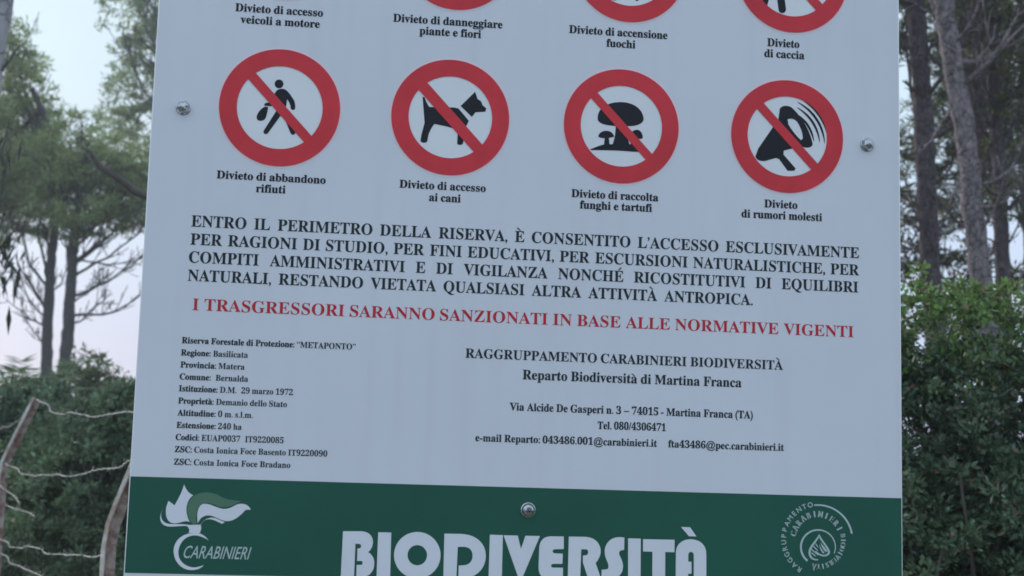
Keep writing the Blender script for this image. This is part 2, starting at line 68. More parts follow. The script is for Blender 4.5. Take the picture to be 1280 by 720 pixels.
MARKS = {'big': [[[(267.0, -54.0), (288.5, -53.5), (292.7, -53.7), (296.4, -54.6), (299.4, -56.1), (301.8, -58.1), (303.5, -60.5), (304.6, -63.3), (305.0, -66.3), (305.0, -68.7), (304.6, -71.0), (304.0, -73.0), (303.1, -74.8), (302.1, -76.5), (300.9, -78.0), (299.5, -79.4), (301.7, -80.7), (303.5, -82.2), (305.0, -84.0), (306.2, -86.0), (307.0, -88.2), (307.6, -90.6), (307.8, -93.3), (307.6, -97.6), (306.4, -101.4), (304.5, -104.6), (302.0, -107.3), (298.9, -109.2), (295.4, -110.5), (291.5, -110.9), (285.9, -111.1), (285.8, -95.4), (290.2, -95.3), (291.0, -95.2), (291.7, -95.1), (292.2, -94.8), (292.6, -94.4), (292.9, -93.9), (293.1, -93.4), (293.1, -92.7), (293.1, -92.2), (292.9, -91.6), (292.6, -91.2), (292.3, -90.9), (291.8, -90.6), (291.3, -90.5), (290.7, -90.4), (286.1, -90.5), (286.0, -75.0), (288.1, -74.9), (288.8, -74.8), (289.3, -74.5), (289.7, -74.1), (290.1, -73.7), (290.3, -73.1), (290.4, -72.6), (290.4, -71.9), (290.3, -71.3), (290.1, -70.7), (289.8, -70.2), (289.3, -69.8), (288.8, -69.5), (288.1, -69.3), (287.4, -69.2), (283.1, -69.3), (283.1, -111.1), (266.5, -111.5)]], [[(311.2, -54.2), (327.6, -54.2), (328.4, -111.0), (311.2, -111.1)]], [[(391.0, -81.0), (391.0, -84.3), (390.5, -87.5), (389.7, -90.7), (388.6, -93.7), (387.1, -96.6), (385.2, -99.3), (383.1, -101.7), (380.7, -104.0), (378.1, -105.9), (375.3, -107.5), (372.3, -108.8), (369.1, -109.8), (365.9, -110.4), (362.6, -110.7), (359.3, -110.5), (356.0, -110.1), (352.8, -109.2), (349.8, -108.1), (346.8, -106.6), (344.1, -104.7), (341.5, -102.6), (339.3, -100.3), (337.2, -97.7), (335.6, -94.9), (334.2, -91.9), (333.1, -88.8), (332.5, -85.6), (332.2, -82.4), (332.2, -79.1), (332.7, -75.9), (333.5, -72.8), (334.6, -69.7), (336.1, -66.8), (337.9, -64.1), (340.0, -61.7), (342.4, -59.4), (345.0, -57.5), (347.8, -55.8), (350.8, -54.5), (354.0, -53.5), (357.2, -52.9), (360.5, -52.6), (363.8, -52.7), (367.1, -53.2), (370.3, -54.0), (373.4, -55.2), (376.4, -56.7), (379.1, -58.5), (381.7, -60.7), (384.0, -63.0), (386.0, -65.7), (387.7, -68.5), (389.1, -71.5), (390.1, -74.6), (390.8, -77.8)], [(373.9, -81.4), (373.8, -83.6), (373.3, -85.7), (372.5, -87.7), (371.3, -89.6), (369.9, -91.2), (368.1, -92.5), (366.2, -93.4), (364.1, -94.0), (362.0, -94.3), (359.9, -94.1), (357.8, -93.6), (355.8, -92.7), (354.0, -91.5), (352.4, -90.0), (351.1, -88.2), (350.1, -86.3), (349.5, -84.2), (349.2, -82.0), (349.3, -79.8), (349.8, -77.7), (350.6, -75.6), (351.8, -73.8), (353.3, -72.2), (355.0, -70.9), (356.9, -70.0), (359.0, -69.3), (361.1, -69.1), (363.3, -69.2), (365.4, -69.8), (367.4, -70.6), (369.2, -71.9), (370.7, -73.4), (372.0, -75.2), (373.0, -77.1), (373.7, -79.2)]], [[(395.0, -53.9), (416.7, -53.7), (424.8, -54.5), (431.9, -56.6), (437.7, -59.8), (442.4, -64.0), (445.8, -68.9), (447.9, -74.4), (448.7, -80.3), (448.3, -86.7), (446.5, -92.6), (443.5, -97.9), (439.3, -102.4), (433.9, -106.0), (427.4, -108.3), (419.8, -109.3), (414.4, -109.4), (414.6, -93.4), (422.0, -92.8), (424.7, -92.2), (426.9, -91.1), (428.7, -89.6), (430.1, -87.7), (431.1, -85.5), (431.7, -83.2), (431.8, -80.6), (431.5, -78.0), (430.7, -75.6), (429.5, -73.7), (427.9, -72.1), (426.0, -70.9), (423.8, -70.2), (421.3, -69.8), (412.5, -70.0), (412.0, -109.5), (395.5, -109.6)]], [[(453.1, -53.8), (469.8, -54.0), (470.0, -108.7), (453.0, -108.8)]], [[(470.7, -54.1), (488.9, -54.1), (493.5, -70.8), (498.8, -54.1), (517.5, -54.0), (495.7, -108.3), (491.6, -108.4)]], [[(548.3, -53.8), (531.5, -54.0), (527.2, -54.6), (523.8, -55.9), (521.2, -57.9), (519.3, -60.2), (518.1, -62.9), (517.3, -65.8), (517.0, -68.7), (516.7, -92.8), (517.0, -96.5), (517.8, -99.8), (519.1, -102.6), (521.1, -104.8), (523.7, -106.4), (527.2, -107.4), (531.4, -107.7), (548.6, -107.5), (548.2, -93.2), (535.9, -93.4), (534.4, -93.1), (533.3, -92.5), (532.8, -91.6), (532.8, -90.6), (533.3, -89.7), (534.3, -89.0), (535.8, -88.6), (547.4, -88.4), (547.6, -75.5), (537.5, -75.4), (536.0, -75.1), (535.0, -74.4), (534.4, -73.4), (534.4, -72.3), (534.9, -71.3), (535.9, -70.6), (537.4, -70.2), (548.7, -69.7)]], [[(554.9, -53.8), (577.0, -53.5), (582.2, -54.2), (586.6, -55.7), (590.2, -58.0), (593.0, -60.8), (595.0, -64.0), (596.3, -67.4), (596.7, -70.9), (596.6, -73.6), (596.1, -76.2), (595.3, -78.5), (594.2, -80.7), (593.1, -82.8), (591.8, -84.7), (590.5, -86.5), (598.1, -106.6), (581.3, -106.9), (573.9, -86.2), (573.7, -77.4), (576.8, -77.0), (577.8, -76.8), (578.7, -76.4), (579.4, -76.0), (579.9, -75.4), (580.2, -74.7), (580.4, -73.8), (580.4, -72.9), (580.3, -71.9), (580.1, -71.2), (579.8, -70.5), (579.3, -70.0), (578.6, -69.6), (577.7, -69.4), (576.6, -69.3), (571.4, -69.4), (570.8, -107.0), (554.7, -107.2)]], [[(627.3, -53.3), (621.3, -52.7), (615.6, -53.5), (611.0, -55.3), (607.4, -58.0), (604.7, -61.2), (603.0, -64.8), (602.0, -68.5), (601.9, -72.1), (602.4, -75.8), (603.3, -79.0), (604.4, -81.7), (605.5, -84.1), (606.5, -86.4), (607.1, -88.6), (607.2, -90.8), (607.0, -91.9), (606.6, -92.8), (605.9, -93.5), (604.8, -94.0), (603.3, -94.3), (601.2, -94.5), (598.6, -94.6), (598.1, -106.7), (611.9, -106.4), (616.2, -105.3), (619.7, -103.5), (622.4, -101.1), (624.3, -98.2), (625.5, -95.2), (626.1, -92.0), (626.2, -89.0), (625.6, -85.4), (624.7, -82.6), (623.7, -80.3), (622.7, -78.3), (621.7, -76.6), (621.0, -74.9), (620.7, -73.0), (620.9, -71.9), (621.3, -71.1), (622.0, -70.4), (622.9, -69.8), (624.1, -69.4), (625.5, -69.2), (627.2, -69.1)]], [[(632.2, -54.1), (648.8, -54.1), (649.4, -105.9), (633.0, -106.1)]], [[(651.8, -54.7), (693.3, -54.5), (693.3, -70.4), (681.2, -70.3), (681.5, -105.5), (664.7, -105.7), (664.4, -70.4), (652.0, -70.3)]], [[(695.4, -105.3), (695.2, -70.0), (695.9, -65.6), (697.4, -61.9), (699.8, -58.9), (702.9, -56.5), (706.6, -54.7), (710.7, -53.7), (715.1, -53.2), (720.0, -53.8), (724.3, -55.0), (728.1, -57.0), (731.2, -59.7), (733.4, -63.1), (734.9, -67.1), (735.4, -71.8), (735.8, -104.9), (719.2, -105.1), (718.9, -73.5), (718.7, -72.4), (718.4, -71.5), (717.9, -70.8), (717.2, -70.2), (716.5, -69.8), (715.8, -69.6), (715.0, -69.5), (714.0, -69.6), (713.2, -70.0), (712.6, -70.6), (712.1, -71.3), (711.8, -72.2), (711.6, -73.2), (711.6, -74.3), (711.7, -82.0), (715.9, -81.9), (716.1, -97.2), (711.8, -97.3), (711.7, -105.1)]], [[(701.5, -37.9), (713.5, -38.0), (722.1, -49.6), (712.2, -49.5)]]], 'flame_w': [[[(67.3, -1.1), (68.5, -3.8), (69.8, -6.3), (71.3, -8.4), (72.9, -10.3), (74.8, -11.9), (76.8, -13.1), (79.1, -14.2), (76.4, -16.9), (74.3, -20.1), (72.8, -23.8), (71.9, -27.9), (71.8, -32.4), (72.5, -37.1), (74.0, -42.1), (76.7, -47.5), (74.2, -46.6), (71.6, -46.6), (68.9, -47.1), (66.0, -47.9), (62.9, -48.8), (59.6, -49.4), (56.1, -49.4), (53.3, -48.5), (51.1, -46.9), (49.4, -44.7), (48.1, -42.0), (47.2, -38.8), (46.8, -35.0), (46.8, -30.8), (49.1, -22.2), (50.0, -22.6), (51.1, -23.2), (52.3, -24.0), (53.5, -24.8), (54.7, -25.7), (55.9, -26.6), (56.9, -27.5), (58.7, -24.0), (60.4, -20.5), (62.0, -16.9), (63.6, -13.3), (65.0, -9.4), (66.2, -5.4), (67.3, -1.1)]], [[(86.6, -48.7), (85.9, -43.7), (85.5, -39.0), (85.7, -34.7), (86.4, -31.0), (87.7, -28.0), (89.6, -25.8), (92.2, -24.5), (96.4, -24.5), (100.3, -25.2), (104.1, -26.5), (107.9, -27.9), (111.7, -29.1), (115.6, -30.0), (119.8, -30.1), (123.7, -29.2), (126.8, -28.0), (129.4, -26.6), (131.7, -25.2), (134.1, -24.0), (136.8, -23.3), (140.1, -23.2), (142.5, -23.5), (144.5, -24.0), (146.2, -24.9), (147.7, -25.9), (149.0, -27.2), (150.1, -28.7), (151.1, -30.3), (144.8, -30.5), (142.3, -33.3), (139.7, -36.1), (136.9, -38.7), (134.0, -41.0), (130.9, -42.9), (127.6, -44.3), (124.1, -45.1), (120.4, -45.1), (116.7, -44.2), (112.9, -42.8), (109.2, -41.2), (105.4, -39.8), (101.7, -38.8), (98.0, -38.6), (95.4, -39.1), (93.2, -40.1), (91.4, -41.3), (89.9, -42.8), (88.7, -44.5), (87.6, -46.5), (86.6, -48.7)]], [[(44.4, -29.5), (42.6, -33.1), (41.6, -36.5), (41.3, -39.8), (41.8, -42.7), (42.8, -45.3), (44.5, -47.4), (46.7, -49.0), (49.5, -49.9), (52.6, -50.4), (56.0, -50.4), (60.0, -50.3), (64.5, -50.2), (69.5, -50.3), (75.2, -50.7), (75.3, -52.4), (70.9, -52.3), (66.7, -52.5), (62.8, -52.9), (59.2, -53.2), (55.7, -53.5), (52.5, -53.5), (49.5, -53.4), (45.6, -52.0), (42.8, -49.8), (41.1, -46.8), (40.4, -43.2), (40.7, -39.1), (42.0, -34.5), (44.4, -29.5)]], [[(90.5, -49.9), (92.0, -47.2), (94.2, -44.9), (96.8, -43.1), (99.8, -41.9), (103.0, -41.3), (106.2, -41.4), (109.4, -42.3), (111.2, -43.1), (112.9, -43.8), (114.5, -44.5), (116.0, -45.1), (117.3, -45.6), (118.6, -46.0), (119.7, -46.3), (116.5, -48.6), (114.0, -47.5), (111.4, -46.4), (108.9, -45.3), (106.4, -44.3), (103.8, -43.6), (101.1, -43.2), (98.3, -43.4), (96.6, -43.9), (95.1, -44.6), (93.9, -45.5), (92.8, -46.6), (91.9, -47.7), (91.3, -49.0), (90.8, -50.3)]], [[(73.1, -51.1), (90.5, -50.3), (91.3, -55.1), (89.9, -60.6), (76.2, -60.9), (76.9, -56.6)]], [[(101.1, -69.2), (98.1, -66.0), (95.2, -63.7), (92.3, -62.1), (89.6, -61.1), (86.9, -60.5), (84.5, -60.4), (82.2, -60.6), (75.5, -61.7), (70.1, -63.9), (65.8, -66.9), (62.5, -70.6), (60.4, -74.7), (59.2, -79.1), (59.0, -83.5), (60.1, -89.2), (62.1, -94.2), (65.1, -98.5), (68.8, -102.0), (73.1, -104.5), (77.9, -106.0), (83.0, -106.2), (85.8, -105.9), (88.3, -105.3), (90.6, -104.6), (92.6, -103.6), (94.3, -102.5), (95.6, -101.2), (96.6, -99.7), (94.3, -100.7), (92.1, -101.5), (89.9, -102.1), (87.7, -102.6), (85.5, -102.8), (83.3, -102.8), (81.1, -102.5), (76.7, -101.2), (73.0, -99.2), (69.9, -96.7), (67.6, -93.8), (66.0, -90.5), (65.1, -87.0), (64.9, -83.3), (65.5, -79.1), (66.8, -75.2), (68.8, -71.6), (71.4, -68.6), (74.5, -66.3), (78.2, -64.6), (82.4, -63.7), (85.2, -63.7), (87.9, -64.0), (90.5, -64.6), (93.0, -65.4), (95.6, -66.5), (98.3, -67.7), (101.1, -69.2)]]], 'flame_g': [[[(80.2, -49.7), (76.7, -45.4), (74.3, -40.4), (73.0, -35.1), (72.9, -29.7), (73.9, -24.4), (76.2, -19.6), (79.7, -15.4), (83.6, -12.8), (88.2, -11.1), (93.2, -10.3), (98.5, -10.3), (103.9, -11.2), (109.1, -12.8), (113.9, -15.3), (117.0, -16.6), (120.3, -17.6), (123.7, -18.4), (127.3, -18.9), (131.0, -19.3), (134.7, -19.5), (138.5, -19.5), (134.8, -22.1), (131.1, -24.2), (127.4, -26.0), (123.6, -27.2), (119.6, -27.9), (115.5, -28.1), (111.2, -27.8), (107.2, -25.8), (103.1, -24.5), (99.0, -23.8), (95.1, -23.8), (91.6, -24.5), (88.9, -26.1), (86.9, -28.4), (85.8, -31.3), (85.1, -34.4), (84.8, -37.6), (84.7, -40.8), (84.8, -43.9), (85.0, -46.8), (85.3, -49.6)]]], 'seal': [[[(879.3, -4.4), (882.1, -4.1), (884.8, -4.0), (887.6, -4.0), (890.4, -4.2), (893.1, -4.5), (895.8, -5.0), (898.5, -5.6), (901.1, -6.4), (903.7, -7.3), (906.2, -8.4), (908.7, -9.6), (911.1, -10.9), (913.3, -12.4), (915.5, -14.0), (917.6, -15.7), (919.6, -17.5), (921.4, -19.5), (923.1, -21.5), (924.7, -23.7), (926.2, -25.9), (927.5, -28.2), (928.7, -30.6), (929.7, -33.1), (930.6, -35.6), (931.3, -38.1), (931.9, -40.7), (929.4, -41.2), (928.9, -38.7), (928.2, -36.3), (927.4, -33.9), (926.4, -31.6), (925.3, -29.3), (924.1, -27.1), (922.7, -25.0), (921.2, -22.9), (919.6, -21.0), (917.8, -19.1), (916.0, -17.4), (914.0, -15.7), (912.0, -14.2), (909.8, -12.7), (907.6, -11.4), (905.2, -10.3), (902.9, -9.2), (900.4, -8.3), (897.9, -7.6), (895.3, -6.9), (892.7, -6.5), (890.1, -6.1), (887.5, -5.9), (884.8, -5.9), (882.2, -6.0), (879.5, -6.2)]], [[(869.8, -78.4), (867.9, -76.8), (866.2, -75.1), (864.7, -73.2), (863.4, -71.2), (862.3, -69.1), (861.5, -66.8), (860.9, -64.5), (860.6, -62.2), (860.5, -59.8), (860.6, -57.4), (861.1, -55.0), (861.7, -52.7), (862.6, -50.5), (863.8, -48.3), (865.1, -46.3), (866.7, -44.4), (868.4, -42.7), (870.4, -41.1), (872.4, -39.8), (874.6, -38.6), (876.9, -37.7), (879.3, -37.0), (881.8, -36.5), (884.2, -36.3), (886.7, -36.3), (889.2, -36.5), (888.8, -38.4), (886.6, -38.2), (884.3, -38.2), (882.0, -38.5), (879.8, -38.9), (877.6, -39.6), (875.5, -40.5), (873.6, -41.6), (871.7, -42.8), (870.0, -44.3), (868.4, -45.8), (867.0, -47.6), (865.8, -49.4), (864.8, -51.4), (864.0, -53.4), (863.5, -55.5), (863.1, -57.6), (863.0, -59.8), (863.1, -61.9), (863.5, -64.0), (864.0, -66.0), (864.8, -68.0), (865.8, -69.9), (867.0, -71.7), (868.3, -73.3), (869.9, -74.9), (871.6, -76.2)]], [[(889.4, -36.6), (891.0, -36.9), (892.5, -37.4), (894.1, -37.9), (895.6, -38.5), (897.0, -39.2), (898.4, -40.0), (899.8, -40.9), (901.0, -41.9), (902.2, -43.0), (903.3, -44.1), (904.3, -45.3), (905.2, -46.6), (906.1, -47.9), (906.8, -49.3), (907.4, -50.7), (907.9, -52.2), (908.3, -53.7), (908.6, -55.2), (908.8, -56.8), (908.9, -58.3), (908.9, -59.9), (908.8, -61.5), (908.5, -63.0), (908.1, -64.5), (907.7, -66.0), (907.1, -67.5), (906.0, -67.1), (906.5, -65.7), (906.9, -64.3), (907.3, -62.8), (907.5, -61.4), (907.6, -59.9), (907.6, -58.4), (907.5, -56.9), (907.3, -55.5), (907.0, -54.1), (906.6, -52.6), (906.0, -51.3), (905.4, -49.9), (904.7, -48.6), (903.9, -47.4), (903.1, -46.2), (902.1, -45.1), (901.0, -44.1), (899.9, -43.1), (898.7, -42.2), (897.5, -41.4), (896.2, -40.6), (894.8, -40.0), (893.4, -39.4), (892.0, -39.0), (890.5, -38.6), (889.0, -38.3)]], [[(886.2, -42.5), (884.2, -46.1), (881.7, -49.5), (879.0, -52.9), (876.3, -56.2), (874.1, -59.5), (872.5, -62.9), (871.9, -66.2), (872.2, -69.3), (873.2, -71.8), (874.6, -73.8), (876.6, -75.2), (879.0, -76.1), (881.8, -76.5), (885.0, -76.4), (885.0, -74.9), (882.4, -74.9), (880.2, -74.5), (878.4, -73.7), (876.9, -72.4), (875.8, -70.8), (875.1, -68.7), (874.8, -66.2), (875.3, -63.4), (876.7, -60.5), (878.7, -57.6), (880.9, -54.5), (883.2, -51.3), (885.2, -48.2), (886.8, -45.1)]], [[(886.8, -42.9), (888.4, -46.2), (890.6, -49.4), (893.0, -52.6), (895.5, -55.7), (897.8, -58.7), (899.7, -61.8), (900.9, -64.8), (900.7, -66.6), (900.1, -68.0), (899.0, -69.2), (897.6, -70.1), (895.9, -70.8), (894.1, -71.1), (892.2, -71.2), (890.0, -70.9), (888.0, -70.4), (886.2, -69.6), (884.6, -68.7), (883.2, -67.6), (882.0, -66.5), (880.9, -65.3), (882.0, -64.4), (883.4, -65.6), (884.8, -66.6), (886.3, -67.5), (887.7, -68.2), (889.1, -68.7), (890.6, -69.0), (892.2, -69.2), (893.7, -69.1), (895.1, -68.9), (896.2, -68.4), (897.1, -67.8), (897.8, -67.0), (898.1, -66.0), (898.2, -64.9), (896.7, -61.9), (895.0, -59.2), (893.2, -56.6), (891.3, -54.2), (889.6, -51.9), (888.0, -49.9), (886.8, -47.9)]], [[(888.0, -52.9), (889.5, -54.9), (891.0, -56.6), (892.4, -58.1), (893.8, -59.6), (895.1, -61.1), (896.3, -62.8), (897.3, -64.6), (895.2, -65.7), (893.7, -64.1), (892.3, -62.5), (891.1, -60.8), (890.1, -59.0), (889.3, -57.0), (888.5, -55.0), (888.0, -52.9)]], [[(886.5, -55.1), (887.4, -57.2), (888.3, -59.1), (889.2, -60.8), (890.2, -62.4), (891.3, -63.9), (892.4, -65.4), (893.7, -66.7), (891.4, -67.3), (890.2, -66.0), (889.2, -64.5), (888.3, -62.9), (887.6, -61.1), (887.1, -59.2), (886.7, -57.2), (886.5, -55.1)]], [[(876.4, -66.1), (882.4, -71.0), (880.9, -71.5), (875.7, -67.6)]], [[(876.0, -61.8), (886.2, -69.5), (884.4, -69.8), (875.7, -63.4)]], [[(879.0, -57.9), (885.0, -63.8), (883.5, -64.1), (878.1, -59.1)]], [[(882.0, -54.5), (885.4, -59.7), (884.2, -59.8), (881.1, -55.7)]]]}
SEAL_TEXT = [('RAGGRUPPAMENTO', 884.4, -49.9, 46.0, -147, -13), ('CARABINIERI', 884.4, -49.9, 33.3, -78, 63), ('BIODIVERSITÀ', 884.4, -49.9, 34.7, 80, 188)]
CARA = (70.0, 154.5, -91.6, 15.0)
RINGS_LOW = [[162.3, 487.5], [384.7, 487.5], [613.6, 488.7], [841.6, 487.7]]
RINGS_TOP = [[161.6, 711.7], [387.3, 712.1], [621.3, 710.7], [848.2, 711.1]]
BOLTS = [[39.6, 480.0], [501.4, -21.5], [953.6, 482.5]]

# ------------------------------------------------------------------ materials
def mat(name, col, rough=.6, metal=0.0, var=.0, scale=8.0, bump=0.0, bscale=60.0, col2=None, spec=.5, translucent=0.0, island=0.0, stretch=None, coat=0.0, dirt=False):
    m = bpy.data.materials.new(name); m.use_nodes = True; t = m.node_tree
    b = t.nodes['Principled BSDF']; o = t.nodes['Material Output']
    b.inputs['Roughness'].default_value = rough; b.inputs['Metallic'].default_value = metal
    b.inputs['Specular IOR Level'].default_value = spec; b.inputs['Coat Weight'].default_value = coat
    c2 = col2 or tuple(max(0, x*(1-var)) for x in col)
    tcn = N('ShaderNodeTexCoord', t); mpn = N('ShaderNodeMapping', t)
    if stretch: mpn.inputs['Scale'].default_value = stretch
    t.links.new(tcn.outputs['Object'], mpn.inputs[0])
    nn = N('ShaderNodeTexNoise', t); nn.inputs['Scale'].default_value = scale; nn.inputs['Detail'].default_value = 6; nn.inputs['Roughness'].default_value = .62
    t.links.new(mpn.outputs[0], nn.inputs['Vector'])
    rr = N('ShaderNodeMapRange', t); rr.inputs[1].default_value = .36; rr.inputs[2].default_value = .64
    t.links.new(nn.outputs[0], rr.inputs[0])
    mm = N('ShaderNodeMix', t, data_type='RGBA'); mm.inputs[6].default_value = (*col, 1); mm.inputs[7].default_value = (*c2, 1)
    t.links.new(rr.outputs[0], mm.inputs[0])
    last = mm.outputs[2]
    if island:
        g = N('ShaderNodeNewGeometry', t); hs = N('ShaderNodeHueSaturation', t)
        ir = N('ShaderNodeMapRange', t); ir.inputs[3].default_value = 1-island; ir.inputs[4].default_value = 1+island
        t.links.new(g.outputs['Random Per Island'], ir.inputs[0]); t.links.new(ir.outputs[0], hs.inputs['Value'])
        hr = N('ShaderNodeMapRange', t); hr.inputs[3].default_value = .465; hr.inputs[4].default_value = .525
        t.links.new(g.outputs['Random Per Island'], hr.inputs[0]); t.links.new(hr.outputs[0], hs.inputs['Hue'])
        t.links.new(last, hs.inputs['Color']); last = hs.outputs[0]
    if dirt:                                 # rain streaks and fly specks on the painted sheet
        m2 = N('ShaderNodeMapping', t); m2.inputs['Scale'].default_value = (26, 1, .9); t.links.new(tcn.outputs['Object'], m2.inputs[0])
        s1 = N('ShaderNodeTexNoise', t); s1.inputs['Scale'].default_value = 1.6; s1.inputs['Detail'].default_value = 4; t.links.new(m2.outputs[0], s1.inputs['Vector'])
        q1 = N('ShaderNodeMapRange', t); q1.inputs[1].default_value = .5; q1.inputs[2].default_value = .8; q1.inputs[3].default_value = 1; q1.inputs[4].default_value = .95; t.links.new(s1.outputs[0], q1.inputs[0])
        s2 = N('ShaderNodeTexVoronoi', t); s2.inputs['Scale'].default_value = 5.5; t.links.new(tcn.outputs['Object'], s2.inputs['Vector'])
        q2 = N('ShaderNodeMapRange', t); q2.inputs[1].default_value = .008; q2.inputs[2].default_value = .017; q2.inputs[3].default_value = .8; q2.inputs[4].default_value = 1; t.links.new(s2.outputs['Distance'], q2.inputs[0])
        k1 = N('ShaderNodeMath', t, operation='MULTIPLY'); t.links.new(q1.outputs[0], k1.inputs[0]); t.links.new(q2.outputs[0], k1.inputs[1])
        v1 = N('ShaderNodeVectorMath', t, operation='SCALE'); t.links.new(last, v1.inputs[0]); t.links.new(k1.outputs[0], v1.inputs['Scale']); last = v1.outputs[0]
    t.links.new(last, b.inputs['Base Color'])
    if bump:
        bn = N('ShaderNodeTexNoise', t); bn.inputs['Scale'].default_value = bscale; bn.inputs['Detail'].default_value = 5
        t.links.new(mpn.outputs[0], bn.inputs['Vector'])
        bu = N('ShaderNodeBump', t); bu.inputs['Strength'].default_value = bump; bu.inputs['Distance'].default_value = .02
        t.links.new(bn.outputs[0], bu.inputs['Height']); t.links.new(bu.outputs[0], b.inputs['Normal'])
    if translucent:
        tr = N('ShaderNodeBsdfTranslucent', t); t.links.new(last, tr.inputs[0])
        ms = N('ShaderNodeMixShader', t); ms.inputs[0].default_value = translucent
        t.links.new(b.outputs[0], ms.inputs[1]); t.links.new(tr.outputs[0], ms.inputs[2]); t.links.new(ms.outputs[0], o.inputs[0])
    return m
def bark_mat(name, ca, cb, cc, sc=30):
    m = bpy.data.materials.new(name); m.use_nodes = True; t = m.node_tree; b = t.nodes['Principled BSDF']
    b.inputs['Roughness'].default_value = .9; b.inputs['Specular IOR Level'].default_value = .2
    tcn = N('ShaderNodeTexCoord', t); mpn = N('ShaderNodeMapping', t); mpn.inputs['Scale'].default_value = (1, 1, .8)
    t.links.new(tcn.outputs['Object'], mpn.inputs[0])
    wn = N('ShaderNodeTexNoise', t); wn.inputs['Scale'].default_value = 9; wn.inputs['Detail'].default_value = 3
    t.links.new(mpn.outputs[0], wn.inputs['Vector'])
    ad = N('ShaderNodeMix', t, data_type='VECTOR'); ad.inputs[0].default_value = .12
    t.links.new(mpn.outputs[0], ad.inputs[4]); t.links.new(wn.outputs[1], ad.inputs[5])
    vo = N('ShaderNodeTexVoronoi', t, feature='DISTANCE_TO_EDGE'); vo.inputs['Scale'].default_value = sc; t.links.new(ad.outputs[1], vo.inputs['Vector'])
    r1 = N('ShaderNodeMapRange', t); r1.inputs[1].default_value = 0; r1.inputs[2].default_value = .07; t.links.new(vo.outputs['Distance'], r1.inputs[0])
    nn = N('ShaderNodeTexNoise', t); nn.inputs['Scale'].default_value = 17; nn.inputs['Detail'].default_value = 8; nn.inputs['Roughness'].default_value = .7; t.links.new(mpn.outputs[0], nn.inputs['Vector'])
    rr = N('ShaderNodeMapRange', t); rr.inputs[1].default_value = .35; rr.inputs[2].default_value = .65; t.links.new(nn.outputs[0], rr.inputs[0])
    m1 = N('ShaderNodeMix', t, data_type='RGBA'); m1.inputs[6].default_value = (*ca, 1); m1.inputs[7].default_value = (*cb, 1); t.links.new(rr.outputs[0], m1.inputs[0])
    m2 = N('ShaderNodeMix', t, data_type='RGBA'); m2.inputs[6].default_value = (*cc, 1); t.links.new(m1.outputs[2], m2.inputs[7]); t.links.new(r1.outputs[0], m2.inputs[0])
    t.links.new(m2.outputs[2], b.inputs['Base Color'])
    hm = N('ShaderNodeMath', t, operation='ADD'); t.links.new(r1.outputs[0], hm.inputs[0]); t.links.new(nn.outputs[0], hm.inputs[1])
    bu = N('ShaderNodeBump', t); bu.inputs['Strength'].default_value = .8; bu.inputs['Distance'].default_value = .012
    t.links.new(hm.outputs[0], bu.inputs['Height']); t.links.new(bu.outputs[0], b.inputs['Normal'])
    return m
PANEL = mat('white_panel', (.615, .638, .694), .36, var=.075, scale=1.1, bump=.03, bscale=4, spec=.5, dirt=True)
EDGE = mat('panel_edge', (.75, .77, .78), .35, metal=.3)
DISC = mat('white_print', (.66, .69, .725), .4, var=.03, scale=6)
PINK = mat('print_halo', (.74, .60, .66), .45)
GREEN = mat('green_band_paint', (.012, .094, .062), .42, var=.18, scale=3.0, spec=.22)
REDP = mat('red_print', (.60, .036, .050), .5, var=.16, scale=14, spec=.25)
REDT = mat('red_lettering', (.50, .022, .038), .5, var=.15, scale=30, spec=.2)
BLACK = mat('black_print', (.012, .014, .021), .5, var=.2, scale=25, spec=.2)
INK = mat('dark_lettering', (.015, .027, .034), .55, var=.25, scale=40, spec=.2)
WHITEP = mat('white_lettering', (.64, .665, .73), .42, var=.05, scale=9)
PALEP = mat('pale_lettering', (.42, .53, .53), .45, var=.1, scale=9)
LEAFP = mat('leaf_green_print', (.062, .165, .098), .45, var=.1, scale=9)
CHROME = mat('bolt_metal', (.50, .53, .56), .22, metal=1.0, var=.35, scale=120, bump=.1, bscale=200)
GALV = mat('galvanised_steel', (.42, .44, .46), .45, metal=.7, var=.3, scale=20)
BARKL = bark_mat('pale_pine_bark', (.29, .25, .265), (.11, .094, .102), (.085, .072, .078))
BARKD = bark_mat('dark_pine_bark', (.12, .10, .108), (.058, .048, .053), (.042, .035, .039))
BARKF = bark_mat('far_pine_bark', (.085, .08, .085), (.06, .055, .06), (.045, .042, .046), 14)
BARKE = bark_mat('grey_smooth_bark', (.42, .42, .44), (.33, .33, .35), (.25, .25, .26), 8)
TWIGP = mat('pale_twig', (.17, .145, .125), .9, var=.4, scale=20)
TWIG = mat('twig_bark', (.11, .095, .085), .9, var=.4, scale=20)
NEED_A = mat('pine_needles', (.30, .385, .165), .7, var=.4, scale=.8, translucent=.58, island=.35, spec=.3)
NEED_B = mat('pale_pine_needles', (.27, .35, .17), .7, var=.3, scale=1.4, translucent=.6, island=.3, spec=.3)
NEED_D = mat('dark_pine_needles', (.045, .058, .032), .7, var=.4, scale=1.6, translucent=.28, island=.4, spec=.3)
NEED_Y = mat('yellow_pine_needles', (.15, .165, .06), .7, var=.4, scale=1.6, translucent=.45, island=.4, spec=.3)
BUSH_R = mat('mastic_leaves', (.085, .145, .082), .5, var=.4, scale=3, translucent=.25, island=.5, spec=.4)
BUSH_T = mat('sunlit_mastic_leaves', (.155, .26, .07), .5, var=.35, scale=3, translucent=.35, island=.4, spec=.4)  # lit copy of the mastic leaves, sunlight on the bush top painted as lighter green
BUSH_L = mat('shrub_leaves', (.125, .195, .11), .55, var=.35, scale=2.4, translucent=.35, island=.45, spec=.35)
BUSH_P = mat('pale_shrub_leaves', (.125, .175, .085), .6, var=.3, scale=2, translucent=.45, island=.3, spec=.3)
